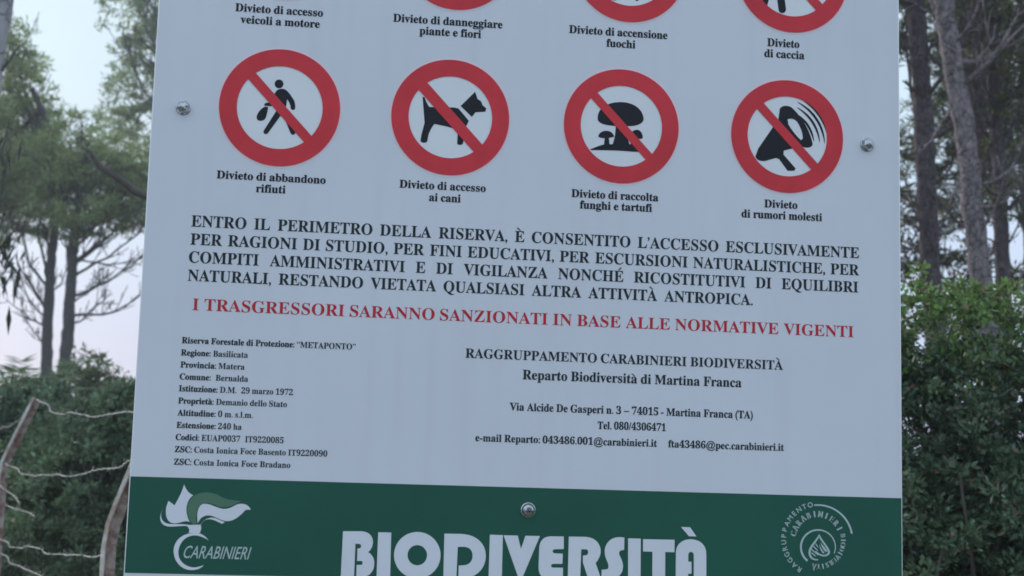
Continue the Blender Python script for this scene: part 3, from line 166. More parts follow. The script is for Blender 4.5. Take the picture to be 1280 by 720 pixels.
REED = mat('reed_leaves', (.10, .125, .075), .55, var=.35, scale=4, translucent=.35, island=.4, spec=.35)
DRY = mat('dry_leaves', (.27, .19, .13), .7, var=.4, scale=9, translucent=.3, island=.4)
EUCA = mat('long_dark_leaves', (.035, .05, .034), .55, var=.3, scale=9, translucent=.2, island=.3)
WPAINT = mat('weathered_white_paint', (.66, .66, .64), .6, col2=(.40, .30, .25), scale=26, bump=.3)
RUST = mat('rusty_steel', (.36, .32, .295), .85, col2=(.17, .08, .07), scale=34, bump=.5)
WIRE = mat('galvanised_wire', (.17, .185, .178), .65, metal=.1, var=.4, scale=50)
GROUND = mat('sandy_ground', (.17, .15, .11), .95, col2=(.07, .085, .045), scale=1.3, bump=.4, bscale=12)

# ------------------------------------------------------------------ building blocks
def link(me, name, m, parent=None):
    o = bpy.data.objects.new(name, me); C.objects.link(o)
    for x in (m if isinstance(m, (list, tuple)) else [m]): me.materials.append(x)
    if parent is not None: o.parent = parent
    return o
class MB:
    def __init__(s): s.v = []; s.f = []; s.mi = []
    def add(s, v, f, mi=0):
        k = len(s.v); s.v += [tuple(p) for p in v]; s.f += [tuple(i+k for i in q) for q in f]; s.mi += [mi]*len(f)
    def box(s, x0, x1, y0, y1, z0, z1, mi=0):
        v = [(x, y, z) for z in (z0, z1) for y in (y0, y1) for x in (x0, x1)]
        s.add(v, [(0, 2, 3, 1), (4, 5, 7, 6), (0, 1, 5, 4), (2, 6, 7, 3), (0, 4, 6, 2), (1, 3, 7, 5)], mi)
    def tube(s, pts, rad, sides=7, mi=0, rough=0.0):
        pts = [np.array(p, float) for p in pts]; n_ = len(pts)
        if not hasattr(rad, '__len__'): rad = [rad]*n_
        k = len(s.v); ref = None
        for i, p in enumerate(pts):
            d = pts[min(i+1, n_-1)]-pts[max(i-1, 0)]; d = d/(np.linalg.norm(d)+1e-9)
            if ref is None: ref = np.array([1., 0, 0]) if abs(d[0]) < .8 else np.array([0, 1., 0])
            a = ref-d*np.dot(ref, d); a /= np.linalg.norm(a)+1e-9; b = np.cross(d, a); ref = a
            for j in range(sides):
                t = 2*math.pi*j/sides; rr = rad[i]*(1+rough*(random.random()-.5))
                s.v.append(tuple(p+rr*(math.cos(t)*a+math.sin(t)*b)))
        for i in range(n_-1):
            for j in range(sides):
                s.f.append((k+i*sides+j, k+i*sides+(j+1) % sides, k+(i+1)*sides+(j+1) % sides, k+(i+1)*sides+j)); s.mi.append(mi)
        s.f.append(tuple(k+j for j in range(sides))[::-1]); s.mi.append(mi)
        s.f.append(tuple(k+(n_-1)*sides+j for j in range(sides))); s.mi.append(mi)
    def build(s, name, m, parent=None, smooth=False):
        me = bpy.data.meshes.new(name); me.from_pydata(s.v, [], s.f)
        if any(s.mi): me.polygons.foreach_set('material_index', s.mi)
        if smooth: me.polygons.foreach_set('use_smooth', [True]*len(me.polygons))
        me.update(); return link(me, name, m, parent)
def quads_mesh(name, V, m, parent=None, mi=None):
    """V: (n,4,3) leaf quads -> one mesh"""
    nq = len(V); me = bpy.data.meshes.new(name)
    me.vertices.add(nq*4); me.vertices.foreach_set('co', V.reshape(-1).astype(np.float32))
    me.loops.add(nq*4); me.loops.foreach_set('vertex_index', np.arange(nq*4, dtype=np.int32))
    me.polygons.add(nq); me.polygons.foreach_set('loop_start', np.arange(0, nq*4, 4, dtype=np.int32)); me.polygons.foreach_set('loop_total', np.full(nq, 4, np.int32))
    if mi is not None: me.polygons.foreach_set('material_index', mi.astype(np.int32))
    me.update(calc_edges=True); return link(me, name, m, parent)
def empty(name, loc, label, cat, group=None):
    o = bpy.data.objects.new(name, None); C.objects.link(o); o.location = loc; o.empty_display_size = .1
    tag(o, label, cat, group); return o
def tag(o, label=None, cat=None, group=None, kind=None):
    if label: o['label'] = label
    if cat: o['category'] = cat
    if group: o['group'] = group
    if kind: o['kind'] = kind
    return o
def rebase(mb, loc):
    loc = np.array(loc); mb.v = [tuple(np.array(p)-loc) for p in mb.v]; return mb

# ------------------------------------------------------------------ flat printing on the sign
Z0 = 1.6
def sheet(polys, y, mb=None):
    """each entry: [outline, hole, ...] in mm on the panel -> filled flat faces at depth y"""
    mb = mb or MB()
    for k, rings in enumerate(polys):
        cu = bpy.data.curves.new('outline', 'CURVE'); cu.dimensions = '2D'; cu.fill_mode = 'BOTH'
        for pts in rings:
            sp = cu.splines.new('POLY'); sp.points.add(len(pts)-1); sp.use_cyclic_u = True
            for i, (x, z) in enumerate(pts): sp.points[i].co = (x, z, 0, 1)
        ob = bpy.data.objects.new('outline', cu); C.objects.link(ob); bpy.context.view_layer.update()
        me = bpy.data.meshes.new_from_object(ob.evaluated_get(bpy.context.evaluated_depsgraph_get()))
        yy = y-k*.00004
        mb.add([(v.co.x/1000, yy, v.co.y/1000+Z0) for v in me.vertices], [facing(me, p) for p in me.polygons])
        bpy.data.objects.remove(ob); bpy.data.curves.remove(cu); bpy.data.meshes.remove(me)
    return mb
def facing(me, p):                          # wind every printed face towards the viewer (-y)
    v = list(p.vertices); return v if p.normal.z > 0 else v[::-1]
GLY = {}
def bold(s):
    o = ''
    for c in s:
        if 'A' <= c <= 'Z': o += chr(0x1D400+ord(c)-65)
        elif 'a' <= c <= 'z': o += chr(0x1D41A+ord(c)-97)
        elif '0' <= c <= '9': o += chr(0x1D7CE+ord(c)-48)
        else: o += c
    return o
ACC = {'È': ('E', -1), 'É': ('E', 1), 'À': ('A', -1), 'à': ('a', -1)}
def glyphs(word, off=0.0, serif=True):
    key = (word, off, serif)
    if key in GLY: return GLY[key]
    plain = ''.join(ACC[c][0] if (serif and c in ACC) else c for c in word)
    cu = bpy.data.curves.new('lettering', 'FONT'); cu.body = bold(plain) if serif else plain; cu.offset = off; cu.resolution_u = 3
    ob = bpy.data.objects.new('lettering', cu); C.objects.link(ob); bpy.context.view_layer.update()
    me = bpy.data.meshes.new_from_object(ob.evaluated_get(bpy.context.evaluated_depsgraph_get()))
    v = np.array([(a.co.x, a.co.y) for a in me.vertices]).reshape(-1, 2); f = [facing(me, p) for p in me.polygons]
    bpy.data.objects.remove(ob); bpy.data.curves.remove(cu); bpy.data.meshes.remove(me)
    if serif:
        for i, c in enumerate(word):
            if c in ACC:
                b_, sgn = ACC[c]
                hi = glyphs(plain[:i+1], off)[0][:, 0].max(); w_ = np.ptp(glyphs(b_, off)[0][:, 0]); cx = hi-w_/2
                t0 = CAP+.04 if b_ != 'a' else CAP*.76
                q = [(cx-.02*sgn-.03, t0), (cx-.02*sgn+.05, t0), (cx+.15*sgn+.04, t0+.17), (cx+.15*sgn-.07, t0+.17)]
                k = len(v); v = np.vstack([v, q]); f = f+[[k, k+1, k+2, k+3]]
    GLY[key] = (v, f); return GLY[key]
CAP = 0.7
CAP = float(glyphs('E')[0][:, 1].max()); CAPS = float(glyphs('E', 0, False)[0][:, 1].max())
def words_of(s):
    res = []; sp = 0; cur = ''; bw = 0
    part = 0
    for c in s:
        if c == '|':
            if cur: res.append((cur, sp, part)); cur = ''; sp = 0
            part = 1; continue
        if c == ' ':
            if cur: res.append((cur, sp, part)); cur = ''; sp = 0
            sp += 1
        else: cur += c
    if cur: res.append((cur, sp, part))
    return res
def lay(mb, s, x0, x1, z, cap, mode, w, y=-.0006):
    ws = words_of(s); size = cap/CAP; gl = []
    for t, sp, part in ws:
        off = w if '|' not in s else (.022 if part == 0 else .008)
        v, f = glyphs(t, 0.0); gl.append((v, f, sp, off))
    wid = [np.ptp(v[:, 0]) for v, f, sp, o_ in gl]; gaps = [(.30*sp if i else 0) for i, (v, f, sp, o_) in enumerate(gl)]
    tot = sum(wid)+sum(gaps); target = (x1-x0)/size
    if mode == 'just':
        sx = JUST; g = (target-sum(wid)*sx)/max(1e-6, sum(gaps))
    else:
        sx = target/tot; g = sx
    x = 0
    for (v, f, sp, off), w_, ga in zip(gl, wid, gaps):
        x += ga*g
        px = x0+size*(x+(v[:, 0]-v[:, 0].min())*sx); pz = z+size*v[:, 1]
        for k, sh in enumerate(((-off, 0), (off, 0), (0, off*.8), (0, -off*.8)) if off > 0 else ((0, 0),)):    # heavier print: struck again a hair to the side
            mb.add(np.stack([(px+sh[0]*size)/1000, np.full(len(px), y-.00003*k), (pz+sh[1]*size)/1000+Z0], 1), f)
        x += w_*sx
para = [t for t in TEXTS if t[0] == 'notice'][-1]     # the last line of the paragraph fixes the width of its letters
JUST = (para[3]-para[2]-7*8.3)/(para[5]/CAP)/sum(np.ptp(glyphs(t)[0][:, 0]) for t, _, _ in words_of(para[1]))
TEXTS = [(a, b_, c, d, e_, f_, 'just' if a == 'notice' else m_, w_) for a, b_, c, d, e_, f_, m_, w_ in TEXTS]

# ------------------------------------------------------------------ ground
def ground():
    xs = np.concatenate([np.linspace(-78, -14, 9), np.linspace(-12, 16, 57), np.linspace(18, 78, 9)])
    ys = np.concatenate([np.linspace(-28, -6, 6), np.linspace(-5, 40, 91), np.linspace(44, 78, 6)])
    v = [(x, y, .05*mnoise.noise((x*.5, y*.5, 0))+(.10*mnoise.noise((x*.11, y*.11, 3)))*min(1, max(0, (abs(y)+abs(x)-1)/6))) for y in ys for x in xs]
    f = [(j*len(xs)+i, j*len(xs)+i+1, (j+1)*len(xs)+i+1, (j+1)*len(xs)+i) for j in range(len(ys)-1) for i in range(len(xs)-1)]
    mb = MB(); mb.add(v, f); o = mb.build('ground', GROUND, smooth=True); o['kind'] = 'structure'
ground()

# ------------------------------------------------------------------ the sign
sign = empty('information_sign', (0.5, 0.03, 0), 'large white notice board with red prohibition circles above a green bottom band', 'sign')
def part(mb, name, m, parent=None, off=(0.5, .03, 0), **k):
    return rebase(mb, off).build(name, m, parent or sign, **k)
def panel():
    ZT, ZB = Z0+.905, Z0-.1285; r = .012; pts = []
    for cx, cz, a0 in ((1-r, ZT-r, 0), (r, ZT-r, 90), (r, ZB+r, 180), (1-r, ZB+r, 270)):
        for k in range(7):
            a = R(a0+15*k); pts.append((cx+r*math.cos(a), cz+r*math.sin(a)))
    pts = pts[::-1]; n_ = len(pts); mb = MB()
    # slightly bowed aluminium sheet would be thinner than a pixel of change: keep it flat, 4 mm thick
    v = [(x, 0, z) for x, z in pts]+[(x, .004, z) for x, z in pts]
    e_ = .0012
    fr = [(min(max(x, e_), 1-e_), -.0008, min(max(z, ZB+e_), ZT-e_)) for x, z in pts]
    mb.add(v+fr, [tuple(range(2*n_, 3*n_))], 0)
    mb.add(v+fr, [(i, (i+1) % n_, 2*n_+(i+1) % n_, 2*n_+i) for i in range(n_)], 1)
    mb.add(v+fr, [(i, n_+i, n_+(i+1) % n_, (i+1) % n_) for i in range(n_)]+[tuple(range(2*n_-1, n_-1, -1))], 1)
    return mb
FY = -.0008                                  # front face of the board
part(panel(), 'panel', [PANEL, EDGE])
band = MB(); b0, b1 = Z0-.1113, Z0+.0070
band.add([(.0012, FY-.0003, b0), (.9988, FY-.0003, b0), (.9988, FY-.0003, b1), (.0012, FY-.0003, b1)], [(0, 1, 2, 3)])
part(band, 'green_band', GREEN)
RO, RI = .0778, .0778*.709
def annulus(cx, cz, r1, r0_, y, nseg=96):
    mb = MB(); v = []
    for k in range(nseg):
        a = 2*math.pi*k/nseg; v += [(cx+r1*math.cos(a), y, cz+r1*math.sin(a)), (cx+r0_*math.cos(a), y, cz+r0_*math.sin(a))]
    mb.add(v, [(2*k, 2*((k+1) % nseg), 2*((k+1) % nseg)+1, 2*k+1)[::-1] for k in range(nseg)]); return mb
def disc(cx, cz, r, y, nseg=96):
    mb = MB(); mb.add([(cx+r*math.cos(2*math.pi*k/nseg), y, cz+r*math.sin(2*math.pi*k/nseg)) for k in range(nseg)], [tuple(range(nseg))]); return mb
def ring_ellipse(cx, cz, rx, rz, n_=20): return [(cx+rx*math.cos(2*math.pi*k/n_), cz+rz*math.sin(2*math.pi*k/n_)) for k in range(n_)]
def generic_picto(kind, cx, cz):
    if kind == 'veh':                        # motor car seen from the side
        return [[[(cx-44, cz-12), (cx-44, cz+2), (cx-26, cz+6), (cx-12, cz+20), (cx+14, cz+20), (cx+28, cz+6), (cx+44, cz), (cx+44, cz-12)], [(cx-18, cz+7), (cx-9, cz+16), (cx+11, cz+16), (cx+18, cz+7)]],
                [ring_ellipse(cx-24, cz-14, 9, 9)], [ring_ellipse(cx+24, cz-14, 9, 9)]]
    ps = [[ring_ellipse(cx+12*math.cos(R(a)), cz+18+12*math.sin(R(a)), 8, 8)] for a in range(0, 360, 60)]
    return ps+[[[(cx-2, cz+8), (cx+2, cz+8), (cx+2, cz-44), (cx-2, cz-44)]], [[(cx, cz-38), (cx+24, cz-14), (cx+6, cz-12)]], [[(cx, cz-30), (cx-24, cz-8), (cx-6, cz-6)]]]
SYM = [('veh', RINGS_TOP[0]), ('plant', RINGS_TOP[1]), ('fire', RINGS_TOP[2]), ('hunt', RINGS_TOP[3]), ('waste', RINGS_LOW[0]), ('dog', RINGS_LOW[1]), ('mush', RINGS_LOW[2]), ('noise', RINGS_LOW[3])]
WHAT = dict(veh='car symbol', plant='flower symbol', fire='fire symbol', hunt='hunter symbol', waste='walking figure dropping a bag', dog='dog with a collar', mush='mushrooms on a mound', noise='megaphone with sound waves')
BARW = dict(waste=.0128, dog=.0152, mush=.0118, noise=.0125)
for kind, (cx, cz) in SYM:
    mx_, mz = cx/1000, cz/1000+Z0
    d = part(disc(mx_, mz, RO+.0026, FY-.00025), 'symbol_disc', PINK)
    d['label'] = 'round red prohibition symbol: '+WHAT[kind]
    loc = (0.5, .03, 0)
    i_ = part(disc(mx_, mz, RI+.002, FY-.0005), 'white_field', DISC, d, loc)
    polys = PICTO[kind] if kind in PICTO else generic_picto(kind, cx, cz)
    part(sheet(polys, FY-.0007), 'pictogram', BLACK, d, loc)
    rg = annulus(mx_, mz, RO, RI, FY-.0012)
    w = BARW.get(kind, .013)/2; L = RI+.004; c_, s_ = math.cos(R(-46.5)), math.sin(R(-46.5))
    v = [(mx_+c_*a-s_*b, FY-.0013, mz+s_*a+c_*b) for a, b in ((-L, -w), (L, -w), (L, w), (-L, w))]
    rg.add(v, [(0, 1, 2, 3)])
    part(rg, 'red_ring', REDP, d, loc)
    cm = MB()
    for g, s, x0, x1, z, cap, mode, wt in TEXTS:
        if g == kind: lay(cm, s, x0, x1, z, cap, mode, wt, FY-.0003)
    part(cm, 'caption', BLACK)
for g, nm, m in (('notice', 'notice_text', INK), ('warning', 'warning_text', REDT), ('details', 'details_text', INK), ('contact', 'office_text', INK), ('address', 'address_text', INK)):
    tm = MB()
    for gg, s, x0, x1, z, cap, mode, wt in TEXTS:
        if gg == g: lay(tm, s, x0, x1, z, cap, mode, wt, FY-.0003)
    part(tm, nm, m)
part(sheet(MARKS['big'], FY-.0006), 'title_lettering', WHITEP)
em = part(sheet(MARKS['flame_w'], FY-.0006), 'flame_emblem', WHITEP)
part(sheet(MARKS['flame_g'], FY-.0009), 'green_flame', LEAFP, em)
cm = MB()
v, f = glyphs('CARABINIERI', .004, False); x0, x1, z, cap = CARA; k = cap/CAPS
wid = np.ptp(v[:, 0]); sx = (x1-x0-cap*.25)/(wid)
cm.add([((x0+(a-v[:, 0].min())*sx+.25*k*b)/1000, FY-.0007, (z+k*b)/1000+Z0) for a, b in v], f)
part(cm, 'emblem_lettering', PALEP, em)
sm = sheet(MARKS['seal'], FY-.0006)
seal = part(sm, 'round_seal', PALEP)
for txt, cx, cz, rad, a0, a1 in SEAL_TEXT:
    tm = MB(); hgt = 6.3 if rad > 40 else (7.6 if txt[0] == 'C' else 6.4)
    for i, ch in enumerate(txt):
        a = R(a0+(a1-a0)*i/(len(txt)-1)); v, f = glyphs(ch, .018 if rad < 40 else .012, False); k = hgt/CAPS
        mx_ = (v[:, 0].max()+v[:, 0].min())/2; fx = (.72 if rad < 40 else 1.0)
        if txt[0] == 'B': fx = .8
        pts = []
        for p, q in v:
            u, r_ = (p-mx_)*k*fx, rad-hgt/2+q*k
            pts.append(((cx+r_*math.sin(a)+u*math.cos(a))/1000, FY-.0007-.00002*i, (cz+r_*math.cos(a)-u*math.sin(a))/1000+Z0))
        tm.add(pts, f)
        if rad < 40:
            for e_ in (-.12, .12): tm.add([(q_[0]+e_*math.cos(a)*k/1000*.35, q_[1]-.00001, q_[2]-e_*math.sin(a)*k/1000*.35) for q_ in pts], f)
    part(tm, 'seal_lettering', PALEP, seal)
def bolt(x, z, kind):
    mb = MB(); prof = [(.0096, 0), (.0096, -.0016), (.0088, -.0022)]
    sides = 24; v = []; f = []
    for r_, y in prof: v += [(x+r_*math.cos(2*math.pi*j/sides), FY+y, z+r_*math.sin(2*math.pi*j/sides)) for j in range(sides)]
    for i in range(len(prof)-1): f += [(i*sides+j, i*sides+(j+1) % sides, (i+1)*sides+(j+1) % sides, (i+1)*sides+j)[::-1] for j in range(sides)]
    f.append(tuple(range(2*sides, 3*sides)))
    wm = MB(); wm.add(v, f)
    if kind == 'dome':
        prof = [(.0085, -.0022), (.0083, -.004), (.0072, -.0065), (.005, -.0083), (.002, -.0091)]; hs = 24
        hv = []; hf = []
        for r_, y in prof: hv += [(x+r_*math.cos(2*math.pi*j/hs), FY+y, z+r_*math.sin(2*math.pi*j/hs)) for j in range(hs)]
    else:
        prof = [(.0088, -.0022), (.0086, -.0050), (.0070, -.0082), (.0042, -.0104), (.0012, -.0112)]; hs = 6
        hv = []; hf = []; ph = R(12 if kind == 'hexa' else 25)
        for r_, y in prof: hv += [(x+r_*math.cos(2*math.pi*j/hs+ph), FY+y, z+r_*math.sin(2*math.pi*j/hs+ph)) for j in range(hs)]
    for i in range(len(prof)-1): hf += [(i*hs+j, i*hs+(j+1) % hs, (i+1)*hs+(j+1) % hs, (i+1)*hs+j)[::-1] for j in range(hs)]
    hf.append(tuple(range((len(prof)-1)*hs, len(prof)*hs)))
    mb.add(hv, hf)
    if kind == 'dome':                       # the seam across the domed cap
        mb.box(x-.0088, x+.0088, FY-.0094, FY-.0088, z-.0004, z+.0004)
    b = part(mb, 'bolt', CHROME, smooth=(kind == 'dome')); part(wm, 'washer', CHROME, b)
for (bx, bz), kd in zip(BOLTS, ('hexa', 'dome', 'hexb')): bolt(bx/1000, bz/1000+Z0, kd)
for bx in (.042, .951):
    pm = MB(); pm.box(bx-.03, bx+.03, .0042, .0642, -.3, Z0+.88); part(pm, 'post', GALV)
cb = MB(); cb.box(.0722, .9208, .0042, .0442, Z0-.05, Z0+.01); part(cb, 'crossbar', GALV)

# ------------------------------------------------------------------ barbed wire fence
K1, T1 = at(4, 584, 6.0), at(46, 499, 6.0); K2, T2 = at(137, 668, 3.2), at(203, 505, 3.2)
dirf = (K1-K2)*np.array([1, 1, 0]); K0 = K1+dirf*.95; K0[2] = K1[2]; T0 = K0+(T1-K1)
fence = empty('barbed_wire_fence', (K2[0], K2[1], 0), 'barbed wire fence on bent white angle iron posts at the left of the board', 'fence')
fo = (K2[0], K2[1], 0)
def fpost(K, T, s):
    base = np.array([K[0]+.004, K[1], -.35]); g = T-K; d3 = (K, K+g*.10+np.array([0, 0, .012]), T)
    path = [base, K-np.array([0, 0, .03])] + [K+g*t+np.array([0, 0, .01*math.sin(t*math.pi)]) for t in (.06, .2, 1)]
    mb = MB()
    def sweep(x0, x1, y0, y1, mi):
        n_ = len(path); vv = []
        for i, p in enumerate(path):
            d = path[min(i+1, n_-1)]-path[max(i-1, 0)]; d = d/np.linalg.norm(d)
            a = np.array([d[2], 0, -d[0]]); a /= np.linalg.norm(a); b = np.array([0, 1., 0])
            for (u, w_) in ((x0, y0), (x1, y0), (x1, y1), (x0, y1)): vv.append(p+a*u*s+b*w_*s)
        ff = [(0, 1, 2, 3), tuple((n_-1)*4+j for j in (3, 2, 1, 0))]
        for i in range(n_-1):
            for j in range(4): ff.append((i*4+j, (i+1)*4+j, (i+1)*4+(j+1) % 4, i*4+(j+1) % 4))
        mb.add(vv, ff, mi)
    sweep(-.022, -.009, -.030, .010, 0); sweep(-.0085, .024, .001, .008, 1)
    rebase(mb, fo).build('post', [WPAINT, RUST], fence)
for K, T, s in ((K0, T0, 1.0), (K1, T1, .72), (K2, T2, .62)): fpost(K, T, s)
def wire(a, b, sag, kinks=(), name='wire_strand', barb=.22, r_=.0013):
    a, b = np.array(a), np.array(b); L = np.linalg.norm(b-a); n_ = max(8, int(L/.02)); mb = MB()
    ax = (b-a)/L; s1 = np.cross(ax, (0, 0, 1)); s1 /= np.linalg.norm(s1); s2 = np.cross(ax, s1)
    def mid(t):
        p = a+(b-a)*t-np.array([0, 0, 1])*sag*4*t*(1-t)
        for kt, kz, kw in kinks: p = p+np.array([0, 0, kz*math.exp(-((t-kt)/kw)**2)])
        return p+np.array([0, 0, .0035*math.sin(t*L*6)+.0012*math.sin(t*L*15+1)])+s1*.006*math.sin(t*L*11)
    for ph in (0, math.pi):
        mb.tube([mid(i/n_)+r_*1.1*(math.cos(i*.9+ph)*s1+math.sin(i*.9+ph)*s2) for i in range(n_+1)], r_, 5)
    k = .04
    while k < L-.02:
        t = k/L; c = mid(t)
        for q in range(2):
            an = random.uniform(0, 6.28); dv = math.cos(an)*s1+math.sin(an)*s2
            mb.tube([c-dv*.013+ax*.005, c+dv*.013-ax*.005], r_*.75, 4)
        mb.tube([c-ax*.008, c+ax*.008], r_*1.9, 6)
        k += barb*random.uniform(.9, 1.1)
    rebase(mb, fo).build(name, WIRE, fence, smooth=True)
wire(T1, T2-(T2-K2)*.02, .038, ((.28, -.012, .12),)); wire(K1+(T1-K1)*.06, K2+(T2-K2)*.60, .052, ((.55, .012, .1),))
wire(at(-4, 672, 6.0), at(139, 692, 3.2), .03, ((.5, .015, .15),)); wire(at(-4, 688, 6.0), at(139, 738, 3.2), .03)
wire(T0, T1, .07); wire(K0+(T1-K1)*.06, K1+(T1-K1)*.06, .07); wire(K0-np.array([0, 0, .28]), at(-4, 672, 6.0), .05); wire(K0-np.array([0, 0, .33]), at(-4, 688, 6.0), .05)
wire(at(-4, 600, 6.0), at(27, 628, 5.4), .01); wire(at(8, 632, 5.7), at(44, 646, 5.2), .0)

# ------------------------------------------------------------------ vegetation
def blades(cent, length, width, up=.0, jit=.55, dirs=None):
    k = len(cent); d = rng.normal(size=(k, 3)) if dirs is None else dirs+rng.normal(size=(k, 3))*.35
    d[:, 2] += up; d /= np.linalg.norm(d, axis=1)[:, None]+1e-9
    s = np.cross(d, rng.normal(size=(k, 3))); s /= np.linalg.norm(s, axis=1)[:, None]+1e-9
    L = length*(1+jit*(rng.random(k)-.5)*2)[:, None]; w = width*(1+jit*(rng.random(k)-.5)*2)[:, None]
    return np.stack([cent-d*L*.5, cent+s*w*.5-d*L*.05, cent+d*L*.5, cent-s*w*.5-d*L*.05], 1)
def puffs(ells, per, pr, nb, length, width, up=.15, shell=.5):
    """ells: list of (centre, rx, ry, rz); per puffs of radius pr with nb blades each per cubic-ish ellipsoid"""
    out_ = []; cents = []
    for c, rx, ry, rz in ells:
        k = max(4, int(per*(rx*ry*rz)**(2/3)))
        u = rng.normal(size=(k, 3)); u /= np.linalg.norm(u, axis=1)[:, None]; rad = (shell+(1-shell)*rng.random(k))[:, None]
        pc = np.array(c)+u*rad*np.array([rx, ry, rz]); cents.append(pc)
        for q in pc:
            m_ = int(nb*rng.uniform(.5, 1.4)); sz = pr*rng.uniform(.6, 1.35)
            g = rng.normal(size=(m_, 3)); rr = np.linalg.norm(g, axis=1)[:, None]
            dirs = g/rr; pos = q+dirs*(rng.random((m_, 1))**.6)*sz*np.array([1, 1, .7])
            out_.append(blades(pos, length, width, up, .55, dirs))
    return np.concatenate(out_), np.concatenate(cents)
def curve_path(pts, n_=14, wob=0.0):
    pts = np.array(pts, float); t = np.linspace(0, len(pts)-1, n_); res = []
    for x in t:
        i = min(int(x), len(pts)-2); u = x-i
        p0, p1, p2, p3 = pts[max(i-1, 0)], pts[i], pts[i+1], pts[min(i+2, len(pts)-1)]
        res.append(.5*((2*p1)+(-p0+p2)*u+(2*p0-5*p1+4*p2-p3)*u*u+(-p0+3*p1-3*p2+p3)*u**3)+rng.normal(size=3)*wob)
    return res
def limb(mb, a, b, r_, twigs=4, sag=.08, wob=.02, minr=.0):
    a, b = np.array(a), np.array(b); L = np.linalg.norm(b-a)
    mid = (a+b)/2+np.array([0, 0, -sag*L])+rng.normal(size=3)*.06*L
    p = curve_path([a, mid, b], 9, wob*L*.5); mb.tube(p, [max(minr, r_*(1-.75*i/8)) for i in range(9)], 6)
    for k in range(twigs):
        i = random.randint(2, 7); d = (b-a)/L+rng.normal(size=3)*.5; d[2] += .3; d /= np.linalg.norm(d)
        l_ = L*random.uniform(.18, .45); q = p[i]; c1 = q+d*l_*.5+rng.normal(size=3)*.06*l_-np.array([0, 0, .05*l_]); c2 = q+d*l_+np.array([0, 0, .1*l_])
        mb.tube(curve_path([q, c1, c2], 6), [max(minr, r_*.36*(1-.6*m/5)) for m in range(6)], 4)
        for m in range(2):
            e2 = d+rng.normal(size=3)*.6; e2[2] += .2; e2 /= np.linalg.norm(e2); l2 = l_*random.uniform(.3, .55)
            mb.tube(curve_path([c1, c1+e2*l2*.5+rng.normal(size=3)*.05*l2, c1+e2*l2], 4), [max(minr, r_*.2)]*3+[max(minr, r_*.12)], 4)
def pine(label, trunk, r0_, r1, bark, ells, needle, per=60, pr=.16, nb=34, ln=.13, wd=.012, limbs=(), nl=10, twigs=5, base_z=-.3, group='pine trees around the notice board', name='pine_tree', lr=.25, mixn=None, shell=.45, minr=.003):
    pts = [np.array(p, float) for p in trunk]; d = pts[0]-pts[1]; d = d/abs(d[2]); foot = pts[0]+d*max(0, pts[0][2]-0); foot[:2] = pts[0][:2]+d[:2]*min(1.0, pts[0][2])*.6; foot[2] = base_z
    p = curve_path([foot]+pts, 64, r0_*.05); L = len(p); loc = (foot[0], foot[1], 0)
    o = empty(name, loc, label, 'tree', group)
    mb = MB(); mb.tube(p, [r0_*(1.25 if i == 0 else 1)+(r1-r0_)*i/(L-1) for i in range(L)], 16, rough=.22); rebase(mb, loc).build('trunk', bark, o, smooth=True)
    V, cents = puffs(ells, per, pr, nb, ln, wd, shell=shell)
    bm = MB()
    for a, b, rr in limbs:
        bm = MB(); limb(bm, a, b, rr, twigs, minr=minr); rebase(bm, loc).build('bough', bark, o, smooth=True)
    for k in range(nl):                      # boughs out into the crown
        i = random.randint(int(L*.5), L-4); tgt = cents[random.randrange(len(cents))]; bm = MB(); limb(bm, p[i], tgt, r0_*lr, twigs, minr=minr); rebase(bm, loc).build('bough', bark, o, smooth=True)
    mi = None; ms = needle
    if mixn is not None: ms = [needle, mixn]; mi = (rng.random(len(V)//20+1) < .3).astype(int).repeat(20)[:len(V)]
    quads_mesh('crown', V-np.array(loc), ms, o, mi); return o
def shrub(label, foot, ells, leaf, ln, wd, per, pr, nb, name='shrub', cat='shrub', top=None, topz=9e9, dry=0, stems=10, group=None, up=.3, shell=.55, inner=0):
    loc = (foot[0], foot[1], 0); o = empty(name, loc, label, cat, group)
    V, cents = puffs(ells, per, pr, nb, ln, wd, up, shell)
    sm_ = MB()
    for k in range(stems):
        c = cents[random.randrange(len(cents))]; b = np.array([foot[0], foot[1], -.05])+rng.normal(size=3)*np.array([.18, .18, 0])
        sm_.tube(curve_path([b, (b+c)/2+rng.normal(size=3)*.1, c], 8), [.016*(1-.8*i/7) for i in range(8)], 5)
    rebase(sm_, loc).build('stems', TWIG, o, smooth=True)
    for k in range(inner):                   # pale bare twigs showing between the leaves
        c = cents[random.randrange(len(cents))]; d = rng.normal(size=3)*np.array([1, .6, .5]); d /= np.linalg.norm(d); l_ = random.uniform(.12, .34)
        tm = MB(); tm.tube(curve_path([c-d*l_/2, c+rng.normal(size=3)*.02, c+d*l_/2], 6), [.0019, .0019, .0018, .0016, .0013, .001], 5); rebase(tm, loc).build('bare_twig', TWIGP, o, smooth=True)
    ms = [leaf]; mi = np.zeros(len(V), int)
    if top is not None:
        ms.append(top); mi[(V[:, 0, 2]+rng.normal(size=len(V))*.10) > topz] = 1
    if dry:
        ms.append(DRY); mi[rng.random(len(V)) < dry] = len(ms)-1
    quads_mesh('foliage', V-np.array(loc), ms, o, mi); return o
def E(px, py, d, rx, rz, ry=None): return (at(px, py, d), rx, ry or rx, rz)

